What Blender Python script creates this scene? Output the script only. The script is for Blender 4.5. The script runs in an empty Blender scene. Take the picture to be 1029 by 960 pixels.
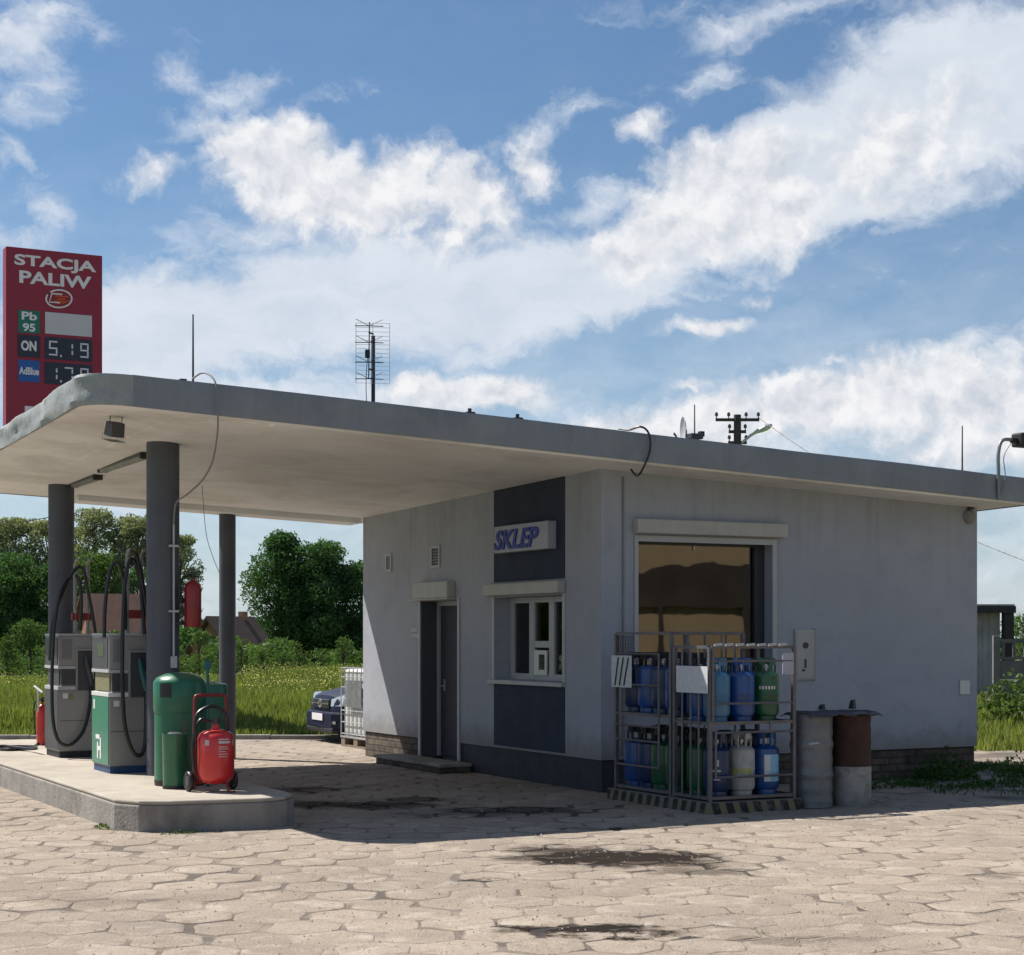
import bpy, math, random
import numpy as np
from mathutils import Vector, Matrix
random.seed(7); RNG = np.random.default_rng(11)
PI = math.pi
SC = bpy.context.scene
COL = SC.collection

# ------------------------------------------------------------------ camera
FPX, CX, HY, CAMH = 1750.0, 514.0, 640.0, 1.7      # focal length in photo pixels, principal column, horizon row, eye height
cam_d = bpy.data.cameras.new('camera'); cam = bpy.data.objects.new('camera', cam_d); COL.objects.link(cam)
cam_d.sensor_width = 36.0; cam_d.lens = 36.0*FPX/1029.0
cam_d.shift_x = (514.5-CX)/1029.0; cam_d.shift_y = (HY-480.0)/1029.0
cam_d.clip_start = 0.1; cam_d.clip_end = 3000
cam.location = (0, 0, CAMH); cam.rotation_euler = (PI/2, 0, 0)
SC.camera = cam

# ------------------------------------------------------------------ station frame (u along the shop front, v backwards along the side)
TH = math.atan2(3.09, 5.93); cT, sT = math.cos(TH), math.sin(TH)
OX, OY = 0.975, 18.95
def W(u, v, z=0.0): return Vector((OX + cT*u - sT*v, OY + sT*u + cT*v, z))
def PX(px, Z, z=0.0): return Vector(((px-CX)/FPX*Z, Z, z))

# ------------------------------------------------------------------ light
k_u, k_v = -0.42, 0.606
sx, sy = cT*k_u - sT*k_v, sT*k_u + cT*k_v
SUN = Vector((sx, sy, 1.0)).normalized()
sd = bpy.data.lights.new('sun', 'SUN'); sd.energy = 5.0; sd.angle = math.radians(0.53); sd.color = (1.0, 0.945, 0.86)
so = bpy.data.objects.new('sun', sd); COL.objects.link(so); so.rotation_euler = (-SUN).to_track_quat('-Z', 'Y').to_euler(); so.location = (-20, 10, 30)

class NT:
    """tiny node-expression helper"""
    def __init__(s, tree): s.t = tree; s.n = tree.nodes; s.l = tree.links
    def new(s, typ, **k):
        nd = s.n.new(typ)
        for a, b in k.items(): setattr(nd, a, b)
        return nd
    def put(s, sock, val):
        if val is None: return
        if hasattr(val, 'is_linked') or isinstance(val, bpy.types.NodeSocket): s.l.new(val, sock)
        else: sock.default_value = val
    def m(s, op, a, b=None, c=None, clamp=False):
        nd = s.new('ShaderNodeMath', operation=op, use_clamp=clamp)
        s.put(nd.inputs[0], a); s.put(nd.inputs[1], b)
        if c is not None: s.put(nd.inputs[2], c)
        return nd.outputs[0]
    def vm(s, op, a, b=None, out=0, scale=None):
        nd = s.new('ShaderNodeVectorMath', operation=op)
        s.put(nd.inputs[0], a)
        if b is not None: s.put(nd.inputs[1], b)
        if scale is not None: s.put(nd.inputs['Scale'], scale)
        return nd.outputs[out]
    def noise(s, vec, scale, detail=4, rough=0.55, dist=0.0, out=0, lac=2.0):
        nd = s.new('ShaderNodeTexNoise'); s.put(nd.inputs['Vector'], vec); s.put(nd.inputs['Scale'], scale)
        nd.inputs['Detail'].default_value = detail; nd.inputs['Roughness'].default_value = rough
        nd.inputs['Distortion'].default_value = dist; nd.inputs['Lacunarity'].default_value = lac
        return nd.outputs[out]
    def mr(s, v, a, b, c=0.0, d=1.0, smooth=False):
        nd = s.new('ShaderNodeMapRange'); nd.interpolation_type = 'SMOOTHSTEP' if smooth else 'LINEAR'
        s.put(nd.inputs[0], v)
        for i, x in enumerate((a, b, c, d)): s.put(nd.inputs[1+i], x)
        return nd.outputs[0]
    def mix(s, f, a, b, blend='MIX'):
        nd = s.new('ShaderNodeMix', data_type='RGBA', blend_type=blend)
        s.put(nd.inputs[0], f)
        s.put(nd.inputs[6], a if not isinstance(a, tuple) else (*a[:3], 1)); s.put(nd.inputs[7], b if not isinstance(b, tuple) else (*b[:3], 1))
        return nd.outputs[2]
    def xyz(s, x, y, z=0.0):
        nd = s.new('ShaderNodeCombineXYZ'); s.put(nd.inputs[0], x); s.put(nd.inputs[1], y); s.put(nd.inputs[2], z); return nd.outputs[0]
    def sep(s, v):
        nd = s.new('ShaderNodeSeparateXYZ'); s.put(nd.inputs[0], v); return nd.outputs
    def bump(s, h, strength=0.3, dist=0.01, normal=None):
        nd = s.new('ShaderNodeBump'); s.put(nd.inputs['Height'], h); nd.inputs['Strength'].default_value = strength; nd.inputs['Distance'].default_value = dist
        if normal is not None: s.put(nd.inputs['Normal'], normal)
        return nd.outputs[0]

# ------------------------------------------------------------------ sky with clouds (a function of direction only)
world = bpy.data.worlds.new('World'); SC.world = world; world.use_nodes = True
wt = world.node_tree; wt.nodes.clear(); q = NT(wt)
wo = q.new('ShaderNodeOutputWorld'); bg = q.new('ShaderNodeBackground'); bg.inputs[1].default_value = 0.057
sky = q.new('ShaderNodeTexSky', sky_type='NISHITA', sun_disc=False)
sky.sun_elevation = math.asin(SUN.z); sky.sun_rotation = math.atan2(SUN.x, SUN.y) % (2*PI)
sky.air_density = 1.0; sky.dust_density = 0.6; sky.ozone_density = 2.0; sky.altitude = 200
tc = q.new('ShaderNodeTexCoord')
gx, gy, gz = q.sep(tc.outputs['Generated'])
az = q.m('ARCTAN2', gx, gy); el = q.m('ARCSINE', gz)
A = q.m('MULTIPLY', az, FPX); E_ = q.m('MULTIPLY', el, FPX)
P = q.xyz(A, E_, 0.0)
def sky_pt(px, py):
    a = math.atan((px-CX)/FPX); e = math.atan((HY-py)/FPX*math.cos(a)); return a*FPX, e*FPX
# coordinate warp for ragged edges
wn = q.noise(P, 0.011, 5, 0.6, out=1)
warp = q.vm('SCALE', q.vm('SUBTRACT', wn, (0.5, 0.5, 0.5)), scale=46.0)
wn2 = q.noise(P, 0.05, 4, 0.6, out=1)
warp2 = q.vm('SCALE', q.vm('SUBTRACT', wn2, (0.5, 0.5, 0.5)), scale=16.0)
PW = q.vm('ADD', q.vm('ADD', P, warp), warp2)
def blobs(lst):
    acc = None
    for (px, py, rx, ry, ang, s) in lst:
        a, e = sky_pt(px, py)
        mp = q.new('ShaderNodeMapping', vector_type='TEXTURE')
        q.put(mp.inputs[0], PW); mp.inputs[1].default_value = (a, e, 0); mp.inputs[2].default_value = (0, 0, math.radians(ang)); mp.inputs[3].default_value = (rx, ry, 1e5)
        r = q.vm('LENGTH', mp.outputs[0], out=1)
        f = q.m('MULTIPLY', q.m('SUBTRACT', 1.0, r), s)
        acc = f if acc is None else q.m('MAXIMUM', acc, f)
    return q.m('MAXIMUM', acc, -1.3)
thick = blobs([
 (275, 160, 78, 50, 0, 1.5), (330, 195, 125, 52, -8, 1.4), (405, 175, 62, 40, 20, 1.1), (470, 200, 68, 46, -20, 1.1), (533, 168, 30, 38, 10, .8), (455, 238, 80, 26, 0, .6),
 (160, 178, 36, 18, 20, .45), (725, 195, 105, 66, 18, 1.7), (785, 215, 62, 50, 0, 1.3), (650, 245, 80, 42, 10, 1.0), (900, 150, 120, 60, 20, .8),
 (480, 395, 105, 24, 0, 1.3), (430, 390, 50, 22, 0, 1.0), (700, 418, 190, 26, 8, 1.0), (860, 400, 210, 44, 10, 1.3), (980, 405, 120, 52, 0, 1.1), (790, 385, 70, 18, 20, .7),
 (710, 326, 50, 11, 2, .9), (757, 298, 24, 8, 0, .5), (838, 360, 24, 9, 0, .5), (650, 128, 32, 17, 10, .55), (690, 388, 36, 9, 0, .5), (1010, 440, 160, 30, 0, 1.0)])
band = blobs([
 (170, 330, 210, 85, 8, 1.5), (330, 300, 220, 70, 6, 1.5), (500, 300, 200, 66, 14, 1.5), (640, 265, 170, 62, 24, 1.2), (820, 165, 210, 92, 24, 1.6), (950, 110, 200, 105, 14, 1.6), (1000, 60, 190, 75, 10, 1.2),
 (25, 40, 70, 60, 30, .55), (100, 40, 26, 22, 30, .45), (178, 72, 34, 20, 40, .42), (240, 95, 40, 18, 10, .35), (190, 125, 36, 22, -20, .35), (45, 210, 34, 16, 0, .25), (10, 165, 30, 22, 0, .4),
 (20, 240, 60, 18, 0, .3), (780, 15, 130, 22, 8, .5), (660, 15, 60, 14, 5, .3), (250, 410, 420, 60, 0, .8), (950, 350, 130, 22, 16, .5), (580, 118, 90, 14, 15, .35), (330, 95, 40, 12, 20, .25), (700, 85, 50, 10, 20, .25), (590, 210, 70, 22, 20, .5), (250, 235, 120, 24, 0, .5), (520, 460, 900, 60, 0, .45), (900, 285, 90, 14, 10, .15)])
far = q.noise(P, 0.0022, 3, 0.5)                      # scattered clouds all round the sky, outside the part in view
outside = q.m('SUBTRACT', 1.0, q.m('MULTIPLY', q.mr(q.m('ABSOLUTE', A), 560, 760, 1, 0, True), q.mr(E_, 640, 820, 1, 0, True)))
farm = q.m('SUBTRACT', q.m('MULTIPLY', outside, q.mr(far, 0.54, 0.66, 0.9, 2.2)), 1.3)
n1 = q.noise(PW, 0.026, 8, 0.60); n2 = q.noise(q.vm('MULTIPLY', PW, (0.45, 1.0, 1.0)), 0.026, 6, 0.58, 0.4)
thick_d = q.mr(q.m('ADD', q.m('MAXIMUM', thick, farm), q.m('MULTIPLY', q.m('SUBTRACT', n1, 0.5), 1.5)), -0.12, 0.72, 0, 1, True)
band_d = q.m('MULTIPLY', q.mr(q.m('ADD', band, q.m('MULTIPLY', q.m('SUBTRACT', n2, 0.5), 1.7)), -0.15, 0.75, 0, 1, True), 0.95)
veil = q.mr(E_, 40, 520, 0.62, 0.04, True)
veil = q.m('MULTIPLY', veil, q.mr(n2, 0.3, 0.7, .6, 1.3))
# relief of the thick clouds: brighter towards the sun (upper left), greyer below
n1s = q.noise(q.vm('ADD', PW, (-9.0, 13.0, 0.0)), 0.026, 4, 0.5)
rel = q.m('ADD', q.m('MULTIPLY', q.m('SUBTRACT', n1, n1s), 1.7), 0.72, clamp=True)
CW = 10.6
cloud_thick = q.mix(rel, (0.50*CW, 0.57*CW, 0.68*CW), (1.0*CW, 1.0*CW, 1.02*CW))
cloud_band = q.mix(n2, (0.62*CW, 0.70*CW, 0.82*CW), (0.90*CW, 0.95*CW, 1.02*CW))
skyc = q.mix(1.0, sky.outputs[0], (0.76, 0.98, 1.12), 'MULTIPLY')
c1 = q.mix(q.m('MAXIMUM', band_d, veil), skyc, cloud_band)
c2 = q.mix(thick_d, c1, cloud_thick)
q.l.new(c2, bg.inputs[0]); q.l.new(bg.outputs[0], wo.inputs[0])

SC.view_settings.view_transform = 'Standard'; SC.view_settings.look = 'None'
SC.view_settings.exposure = 0.60; SC.view_settings.gamma = 1.0; SC.view_settings.use_curve_mapping = False
SC.render.engine = 'CYCLES'

# ------------------------------------------------------------------ materials
def mat(name, col, rough=0.7, metal=0.0, var=0.15, vscale=3.0, dirt=None, dirt_amt=0.0, dirt_scale=1.5, bump=0.0, bscale=60.0, coat=0.0, spec=0.5, streak=0.0, bdist=0.01, island=0.0, detail=5):
    m = bpy.data.materials.new(name); m.use_nodes = True; t = m.node_tree; n = NT(t)
    b = t.nodes['Principled BSDF']
    co = n.new('ShaderNodeTexCoord').outputs['Object']
    c = tuple(col)
    nz = n.noise(co, vscale, detail, 0.6)
    f = n.mr(nz, 0.3, 0.7, 1-var, 1+var)
    cc = n.mix(1.0, c, n.xyz(f, f, f), 'MULTIPLY')
    if streak:
        st = n.noise(n.vm('MULTIPLY', co, (14.0, 14.0, 0.7)), 1.0, 4, 0.6)
        cc = n.mix(n.mr(st, 0.48, 0.72, 0, streak), cc, dirt or (c[0]*.5, c[1]*.5, c[2]*.5))
    if dirt and dirt_amt:
        dn = n.noise(co, dirt_scale, 8, 0.68, 0.5)
        cc = n.mix(n.mr(dn, 0.48, 0.70, 0, dirt_amt), cc, dirt)
    if island:
        g = n.new('ShaderNodeNewGeometry'); r = n.mr(g.outputs['Random Per Island'], 0, 1, 1-island, 1+island)
        cc = n.mix(1.0, cc, n.xyz(r, r, n.m('MULTIPLY', r, r)), 'MULTIPLY')
    n.l.new(cc, b.inputs['Base Color'])
    rr = n.mr(n.noise(co, vscale*4, 3), 0.3, 0.7, max(rough-.08, .02), min(rough+.08, 1)); n.l.new(rr, b.inputs['Roughness'])
    b.inputs['Metallic'].default_value = metal; b.inputs['Specular IOR Level'].default_value = spec
    b.inputs['Coat Weight'].default_value = coat; b.inputs['Coat Roughness'].default_value = 0.1
    if bump:
        h = n.noise(co, bscale, 4, 0.6); n.l.new(n.bump(h, bump, bdist), b.inputs['Normal'])
    return m

M = {}
M['stucco'] = mat('stucco', (0.220, 0.227, 0.252), 0.9, var=0.10, vscale=0.9, dirt=(0.175, 0.172, 0.17), dirt_amt=0.45, dirt_scale=0.8, bump=0.55, bscale=90, bdist=0.006, spec=.2, streak=.10)
M['navy'] = mat('navy', (0.030, 0.040, 0.068), 0.75, var=0.15, bump=0.4, bscale=90, bdist=0.005, spec=.25)
M['soffit'] = mat('soffit', (0.80, 0.80, 0.79), 0.85, var=0.10, vscale=0.5, dirt=(0.46, 0.43, 0.39), dirt_amt=0.6, dirt_scale=0.7, bump=0.3, bscale=30)
M['beam_dark'] = mat('beam_dark', (0.22, 0.20, 0.17), 0.85, var=0.2)
M['flashing'] = mat('flashing', (0.20, 0.216, 0.236), 0.62, metal=0.0, var=0.14, vscale=1.4, dirt=(0.30, 0.31, 0.31), dirt_amt=0.45, dirt_scale=1.6, bump=0.5, bscale=7, bdist=0.03, streak=.2)
M['flashing_sunlit'] = mat('flashing_sunlit', (0.23, 0.25, 0.25), 0.6, var=0.18, vscale=3, dirt=(0.36, 0.375, 0.365), dirt_amt=0.7, dirt_scale=2, bump=.5, bscale=4, bdist=0.05)  # same crumpled flashing, coloured paler for the sun on the left side
M['roofing'] = mat('roofing', (0.08, 0.08, 0.085), 0.9)
M['column'] = mat('column', (0.062, 0.070, 0.090), 0.6, var=0.18, vscale=2, dirt=(0.12, 0.12, 0.125), dirt_amt=.3, dirt_scale=2.5, bump=.15, bscale=30, streak=.25)
M['concrete'] = mat('concrete', (0.38, 0.34, 0.285), 0.92, var=0.14, vscale=1.2, dirt=(0.22, 0.19, 0.155), dirt_amt=0.55, dirt_scale=1.6, bump=0.6, bscale=55, bdist=.008)
M['concrete_side'] = mat('concrete_side', (0.27, 0.25, 0.225), 0.95, var=0.2, vscale=2.0, dirt=(0.11, 0.10, 0.085), dirt_amt=0.75, dirt_scale=2.6, bump=0.9, bscale=35, bdist=.012, streak=.22)
M['white_paint'] = mat('white_paint', (0.62, 0.62, 0.60), 0.45, var=0.06)
M['pvc'] = mat('pvc', (0.40, 0.41, 0.42), 0.4, var=0.06)
M['shutter'] = mat('shutter', (0.42, 0.41, 0.385), 0.5, var=0.06, streak=.15)
M['steel'] = mat('steel', (0.13, 0.128, 0.138), 0.5, metal=0.35, var=0.2, vscale=8, dirt=(0.16, 0.09, 0.06), dirt_amt=.5, dirt_scale=7)
M['galv'] = mat('galv', (0.24, 0.25, 0.255), 0.5, metal=0.5, var=0.2, vscale=5, dirt=(0.16, 0.16, 0.16), dirt_amt=.5, dirt_scale=3, streak=.3, bump=.3, bscale=8, bdist=.02)
M['rust'] = mat('rust', (0.048, 0.022, 0.015), 0.9, var=0.4, vscale=7, dirt=(0.035, 0.022, 0.018), dirt_amt=.85, dirt_scale=4, bump=.6, bscale=40)
M['grey_lite'] = mat('grey_lite', (0.27, 0.265, 0.25), 0.7, var=0.2, vscale=9, dirt=(0.06, 0.055, 0.05), dirt_amt=.7, dirt_scale=5)
M['black'] = mat('black', (0.014, 0.014, 0.016), 0.55, var=.1)
M['rubber'] = mat('rubber', (0.012, 0.012, 0.013), 0.42, var=.2, spec=.5)
M['charcoal'] = mat('charcoal', (0.045, 0.047, 0.055), 0.5, var=.15)
M['pump_grey'] = mat('pump_grey', (0.27, 0.26, 0.255), 0.42, metal=.15, var=.1, vscale=2, dirt=(0.22, 0.20, 0.19), dirt_amt=.35)
M['pump_mid'] = mat('pump_mid', (0.17, 0.17, 0.18), 0.45, var=.1)
M['pump_green'] = mat('pump_green', (0.0, 0.17, 0.105), 0.35, var=.06, coat=.3)
M['bin_green'] = mat('bin_green', (0.004, 0.115, 0.056), 0.38, var=.12, vscale=5, dirt=(0.02, 0.07, .045), dirt_amt=.4, coat=.25)
M['blue_base'] = mat('blue_base', (0.02, 0.06, 0.16), 0.5)
M['red'] = mat('red', (0.52, 0.016, 0.016), 0.38, var=.12, vscale=6, coat=.35, dirt=(0.25, 0.015, 0.015), dirt_amt=.3)
M['red_dull'] = mat('red_dull', (0.20, 0.016, 0.018), 0.5, var=.12)
M['sign_red'] = mat('sign_red', (0.26, 0.010, 0.032), 0.45, var=.05)
M['sign_edge'] = mat('sign_edge', (0.12, 0.008, 0.02), 0.5)
M['white'] = mat('white', (0.72, 0.70, 0.70), 0.5, var=.05)
M['blank_grey'] = mat('blank_grey', (0.52, 0.51, 0.53), 0.5, var=.05)
M['orange'] = mat('orange', (0.62, 0.10, 0.03), 0.5, var=.05)
M['label_green'] = mat('label_green', (0.01, 0.15, 0.10), 0.5, var=.05)
M['label_black'] = mat('label_black', (0.010, 0.012, 0.03), 0.35, var=.05)
M['label_blue'] = mat('label_blue', (0.012, 0.09, 0.34), 0.45, var=.05)
M['led'] = mat('led', (0.62, 0.62, 0.66), 0.5)
M['sklep_blue'] = mat('sklep_blue', (0.012, 0.02, 0.26), 0.45)
M['sign_white'] = mat('sign_white', (0.33, 0.35, 0.42), 0.4, var=.06)
M['paper'] = mat('paper', (0.55, 0.56, 0.57), 0.8, var=.12, vscale=25)
M['insul'] = mat('insul', (0.10, 0.05, 0.03), 0.3)
M['wood_pole'] = mat('wood_pole', (0.055, 0.045, 0.04), 0.9, var=.3, vscale=6)
M['alu'] = mat('alu', (0.50, 0.51, 0.52), 0.4, metal=.6)
M['dish'] = mat('dish', (0.45, 0.45, 0.46), 0.5)
M['cable_grey'] = mat('cable_grey', (0.20, 0.20, 0.20), 0.6)
M['cyl_blue'] = mat('cyl_blue', (0.004, 0.060, 0.235), 0.38, var=.14, vscale=7, coat=.2, dirt=(0.05, .04, .035), dirt_amt=.6, dirt_scale=9)
M['cyl_navy'] = mat('cyl_navy', (0.004, 0.022, 0.085), 0.4, var=.15, vscale=7, coat=.2)
M['cyl_sky'] = mat('cyl_sky', (0.04, 0.15, 0.27), 0.42, var=.15, vscale=7, coat=.2)
M['cyl_green'] = mat('cyl_green', (0.004, 0.085, 0.035), 0.4, var=.18, vscale=7, coat=.2, dirt=(0.05, .04, .03), dirt_amt=.6, dirt_scale=9)
M['cyl_grey'] = mat('cyl_grey', (0.33, 0.34, 0.33), 0.5, var=.2, vscale=9, dirt=(0.2, .17, .10), dirt_amt=.5, dirt_scale=5)
M['cyl_yellow'] = mat('cyl_yellow', (0.40, 0.36, 0.03), 0.5)
M['label_cyan'] = mat('label_cyan', (0.18, 0.42, 0.60), 0.45, var=.15, vscale=20)
M['car_paint'] = mat('car_paint', (0.006, 0.010, 0.032), 0.5, var=.05, coat=.0, spec=.25)
M['car_glass'] = mat('car_glass', (0.02, 0.025, 0.03), 0.05, spec=.8, var=0)
M['chrome'] = mat('chrome', (0.6, 0.61, 0.63), 0.2, metal=.9, var=.03)
M['lamp_clear'] = mat('lamp_clear', (0.55, 0.58, 0.62), 0.12, metal=.4, coat=1.0, var=.1)
M['ibc_white'] = mat('ibc_white', (0.55, 0.55, 0.52), 0.45, var=.05)
M['pallet'] = mat('pallet', (0.20, 0.15, 0.11), 0.9, var=.3)
M['bark'] = mat('bark', (0.075, 0.06, 0.045), 0.95, var=.3, vscale=4)
M['clay_roof'] = mat('clay_roof', (0.115, 0.055, 0.042), 0.9, var=.25, vscale=2, dirt=(.09, .06, .05), dirt_amt=.6, dirt_scale=.8)
M['dark_roof'] = mat('dark_roof', (0.085, 0.055, 0.045), 0.9, var=.25, vscale=2)
M['brickwall'] = mat('brickwall', (0.26, 0.13, 0.085), 0.9, var=.2, vscale=2)
M['ochre'] = mat('ochre', (0.27, 0.195, 0.11), 0.9, var=.08, vscale=1)
M['ochre_dark'] = mat('ochre_dark', (0.34, 0.22, 0.10), 0.9, var=.12, vscale=1)
M['old_wall'] = mat('old_wall', (0.40, 0.39, 0.37), 0.95, var=.15, vscale=1.5, dirt=(.15, .14, .13), dirt_amt=.6, dirt_scale=.8, streak=.5)
M['fence'] = mat('fence', (0.16, 0.15, 0.15), 0.95, var=.25, vscale=3, dirt=(.06, .06, .05), dirt_amt=.6)
M['interior'] = mat('interior', (0.13, 0.12, 0.11), 0.9)
M['interior_warm'] = mat('interior_warm', (0.42, 0.26, 0.07), 0.8, var=.1)
M['door_brown'] = mat('door_brown', (0.040, 0.042, 0.055), 0.55, var=.1)
M['reveal'] = mat('reveal', (0.075, 0.078, 0.09), 0.8, var=.1)
M['vest'] = mat('vest', (0.75, 0.72, 0.22), 0.7)
M['teal'] = mat('teal', (0.01, 0.10, 0.10), 0.5)
M['tarp'] = mat('tarp', (0.035, 0.038, 0.055), 0.6, var=.3, vscale=8, bump=.6, bscale=15, bdist=.02)
M['stone_bits'] = mat('stone_bits', (0.24, 0.20, 0.16), 0.95, var=.2, island=.35)
M['flower'] = mat('flower', (0.42, 0.42, 0.09), 0.8, island=.25)
M['flower_white'] = mat('flower_white', (0.7, 0.7, 0.62), 0.8, island=.15)

def leaf_mat(name, a, b, trans=0.35, big=0.4):
    m = bpy.data.materials.new(name); m.use_nodes = True; t = m.node_tree; n = NT(t); t.nodes.clear()
    out = n.new('ShaderNodeOutputMaterial'); g = n.new('ShaderNodeNewGeometry'); co = n.new('ShaderNodeTexCoord').outputs['Object']
    f = n.m('ADD', n.m('MULTIPLY', g.outputs['Random Per Island'], 0.55), n.m('MULTIPLY', n.mr(n.noise(co, big, 3), .35, .65), 0.45))
    c = n.mix(f, a, b)
    d = n.new('ShaderNodeBsdfDiffuse'); tr = n.new('ShaderNodeBsdfTranslucent'); gl = n.new('ShaderNodeBsdfGlossy'); gl.inputs['Roughness'].default_value = .5
    n.l.new(c, d.inputs[0]); n.l.new(n.mix(1.0, c, (1.0, 1.15, .5), 'MULTIPLY'), tr.inputs[0])
    m1 = n.new('ShaderNodeMixShader'); m1.inputs[0].default_value = trans; n.l.new(d.outputs[0], m1.inputs[1]); n.l.new(tr.outputs[0], m1.inputs[2])
    m2 = n.new('ShaderNodeMixShader'); m2.inputs[0].default_value = 0.015; n.l.new(m1.outputs[0], m2.inputs[1]); n.l.new(gl.outputs[0], m2.inputs[2])
    n.l.new(m2.outputs[0], out.inputs[0]); return m
M['leaf_dark'] = leaf_mat('leaf_dark', (0.034, 0.084, 0.036), (0.098, 0.172, 0.066), .42)
M['leaf_mid'] = leaf_mat('leaf_mid', (0.050, 0.095, 0.030), (0.125, 0.19, 0.058), .40)
M['leaf_pale'] = leaf_mat('leaf_pale', (0.16, 0.18, 0.10), (0.31, 0.32, 0.21), .4)
M['leaf_bush'] = leaf_mat('leaf_bush', (0.045, 0.080, 0.022), (0.12, 0.165, 0.05), .35)
M['grass'] = leaf_mat('grass', (0.12, 0.155, 0.038), (0.30, 0.325, 0.105), .4, .5)
M['weed'] = leaf_mat('weed', (0.025, 0.070, 0.015), (0.07, 0.14, 0.03), .35, 2)

def glass_mat(name, refl, tint=(0.5, 0.5, 0.5)):
    m = bpy.data.materials.new(name); m.use_nodes = True; t = m.node_tree; n = NT(t); t.nodes.clear()
    out = n.new('ShaderNodeOutputMaterial'); gl = n.new('ShaderNodeBsdfGlossy'); gl.inputs['Roughness'].default_value = 0.015; gl.inputs[0].default_value = (.9, .9, .92, 1)
    tr = n.new('ShaderNodeBsdfTransparent'); tr.inputs[0].default_value = (*tint, 1)
    fr = n.new('ShaderNodeLayerWeight'); fr.inputs[0].default_value = .25
    co = n.new('ShaderNodeTexCoord').outputs['Object']
    bm = n.bump(n.noise(co, 1.2, 3, .5), .10, .01); n.l.new(bm, gl.inputs['Normal'])
    f = n.m('ADD', n.m('MULTIPLY', fr.outputs[0], .6), refl, clamp=True)
    mx = n.new('ShaderNodeMixShader'); n.l.new(f, mx.inputs[0]); n.l.new(tr.outputs[0], mx.inputs[1]); n.l.new(gl.outputs[0], mx.inputs[2])
    n.l.new(mx.outputs[0], out.inputs[0]); return m
M['glass'] = glass_mat('glass', .04)
M['glass_coated'] = glass_mat('glass_coated', .155, (0.35, 0.33, 0.3))

def plinth_mat():
    m = bpy.data.materials.new('plinth_stone'); m.use_nodes = True; t = m.node_tree; n = NT(t); b = t.nodes['Principled BSDF']
    co = n.new('ShaderNodeTexCoord').outputs['Object']; x, y, z = n.sep(co)
    v = n.xyz(n.m('ADD', x, y), z, 0)
    wv = n.vm('ADD', v, n.vm('SCALE', n.vm('SUBTRACT', n.noise(co, 7, 2, out=1), (.5, .5, .5)), scale=.025))
    br = n.new('ShaderNodeTexBrick'); n.put(br.inputs['Vector'], wv)
    br.inputs['Color1'].default_value = (.125, .095, .07, 1); br.inputs['Color2'].default_value = (.06, .045, .038, 1); br.inputs['Mortar'].default_value = (.045, .04, .036, 1)
    br.inputs['Scale'].default_value = 1; br.inputs['Mortar Size'].default_value = .012; br.inputs['Brick Width'].default_value = .26; br.inputs['Row Height'].default_value = .085; br.inputs['Mortar Smooth'].default_value = .4
    nz = n.mr(n.noise(co, 9, 5), .3, .7, .55, 1.5)
    n.l.new(n.mix(1.0, br.outputs[0], n.xyz(nz, nz, nz), 'MULTIPLY'), b.inputs['Base Color']); b.inputs['Roughness'].default_value = .9
    h = n.m('ADD', n.m('MULTIPLY', br.outputs['Fac'], -1.0), n.m('MULTIPLY', n.noise(co, 30, 4), .5))
    n.l.new(n.bump(h, .8, .012), b.inputs['Normal']); return m
def stucco_mat():
    m = bpy.data.materials.new('stucco'); m.use_nodes = True; t = m.node_tree; n = NT(t); b = t.nodes['Principled BSDF']
    co = n.new('ShaderNodeTexCoord').outputs['Object']; x, y, z = n.sep(co)
    c = n.mix(n.mr(n.noise(co, .7, 5, .6), .36, .64), (.345, .363, .412), (.385, .402, .450))
    c = n.mix(n.mr(n.noise(co, 3.2, 7, .65), .50, .70, 0, .35), c, (.27, .277, .30))
    st = n.noise(n.vm('MULTIPLY', co, (7.0, 7.0, .45)), 1.0, 6, .65)
    top = n.mr(z, 1.9, 3.5, 0.1, 1.0)
    c = n.mix(n.m('MULTIPLY', n.mr(st, .48, .68, 0, .30), top), c, (.185, .175, .165))
    sp = n.m('ADD', z, n.m('MULTIPLY', n.m('SUBTRACT', n.noise(co, 5, 5, .7), .5), .55))
    c = n.mix(n.mr(sp, .34, .72, .6, 0, True), c, (.19, .17, .145))
    cr = n.new('ShaderNodeTexVoronoi', feature='DISTANCE_TO_EDGE'); n.put(cr.inputs['Vector'], n.vm('ADD', co, n.vm('SCALE', n.noise(co, 1.6, 5, .7, out=1), scale=.9))); cr.inputs['Scale'].default_value = .55
    c = n.mix(n.m('MULTIPLY', n.mr(cr.outputs[0], .0, .005, .22, 0), n.mr(n.noise(co, .5, 2), .5, .58)), c, (.12, .12, .13))
    n.l.new(c, b.inputs['Base Color']); b.inputs['Roughness'].default_value = .92; b.inputs['Specular IOR Level'].default_value = .2
    n.l.new(n.bump(n.m('ADD', n.noise(co, 90, 4, .6), n.m('MULTIPLY', n.noise(co, 4, 4, .6), 1.5)), .6, .007), b.inputs['Normal']); return m
M['stucco'] = stucco_mat()
M['plinth'] = plinth_mat()
M['red_deep'] = mat('red_deep', (0.24, 0.012, 0.014), 0.45, var=.15, vscale=6, coat=.2)
M['soot'] = mat('soot', (0.035, 0.026, 0.020), .9, var=.5, vscale=.8)

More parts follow.
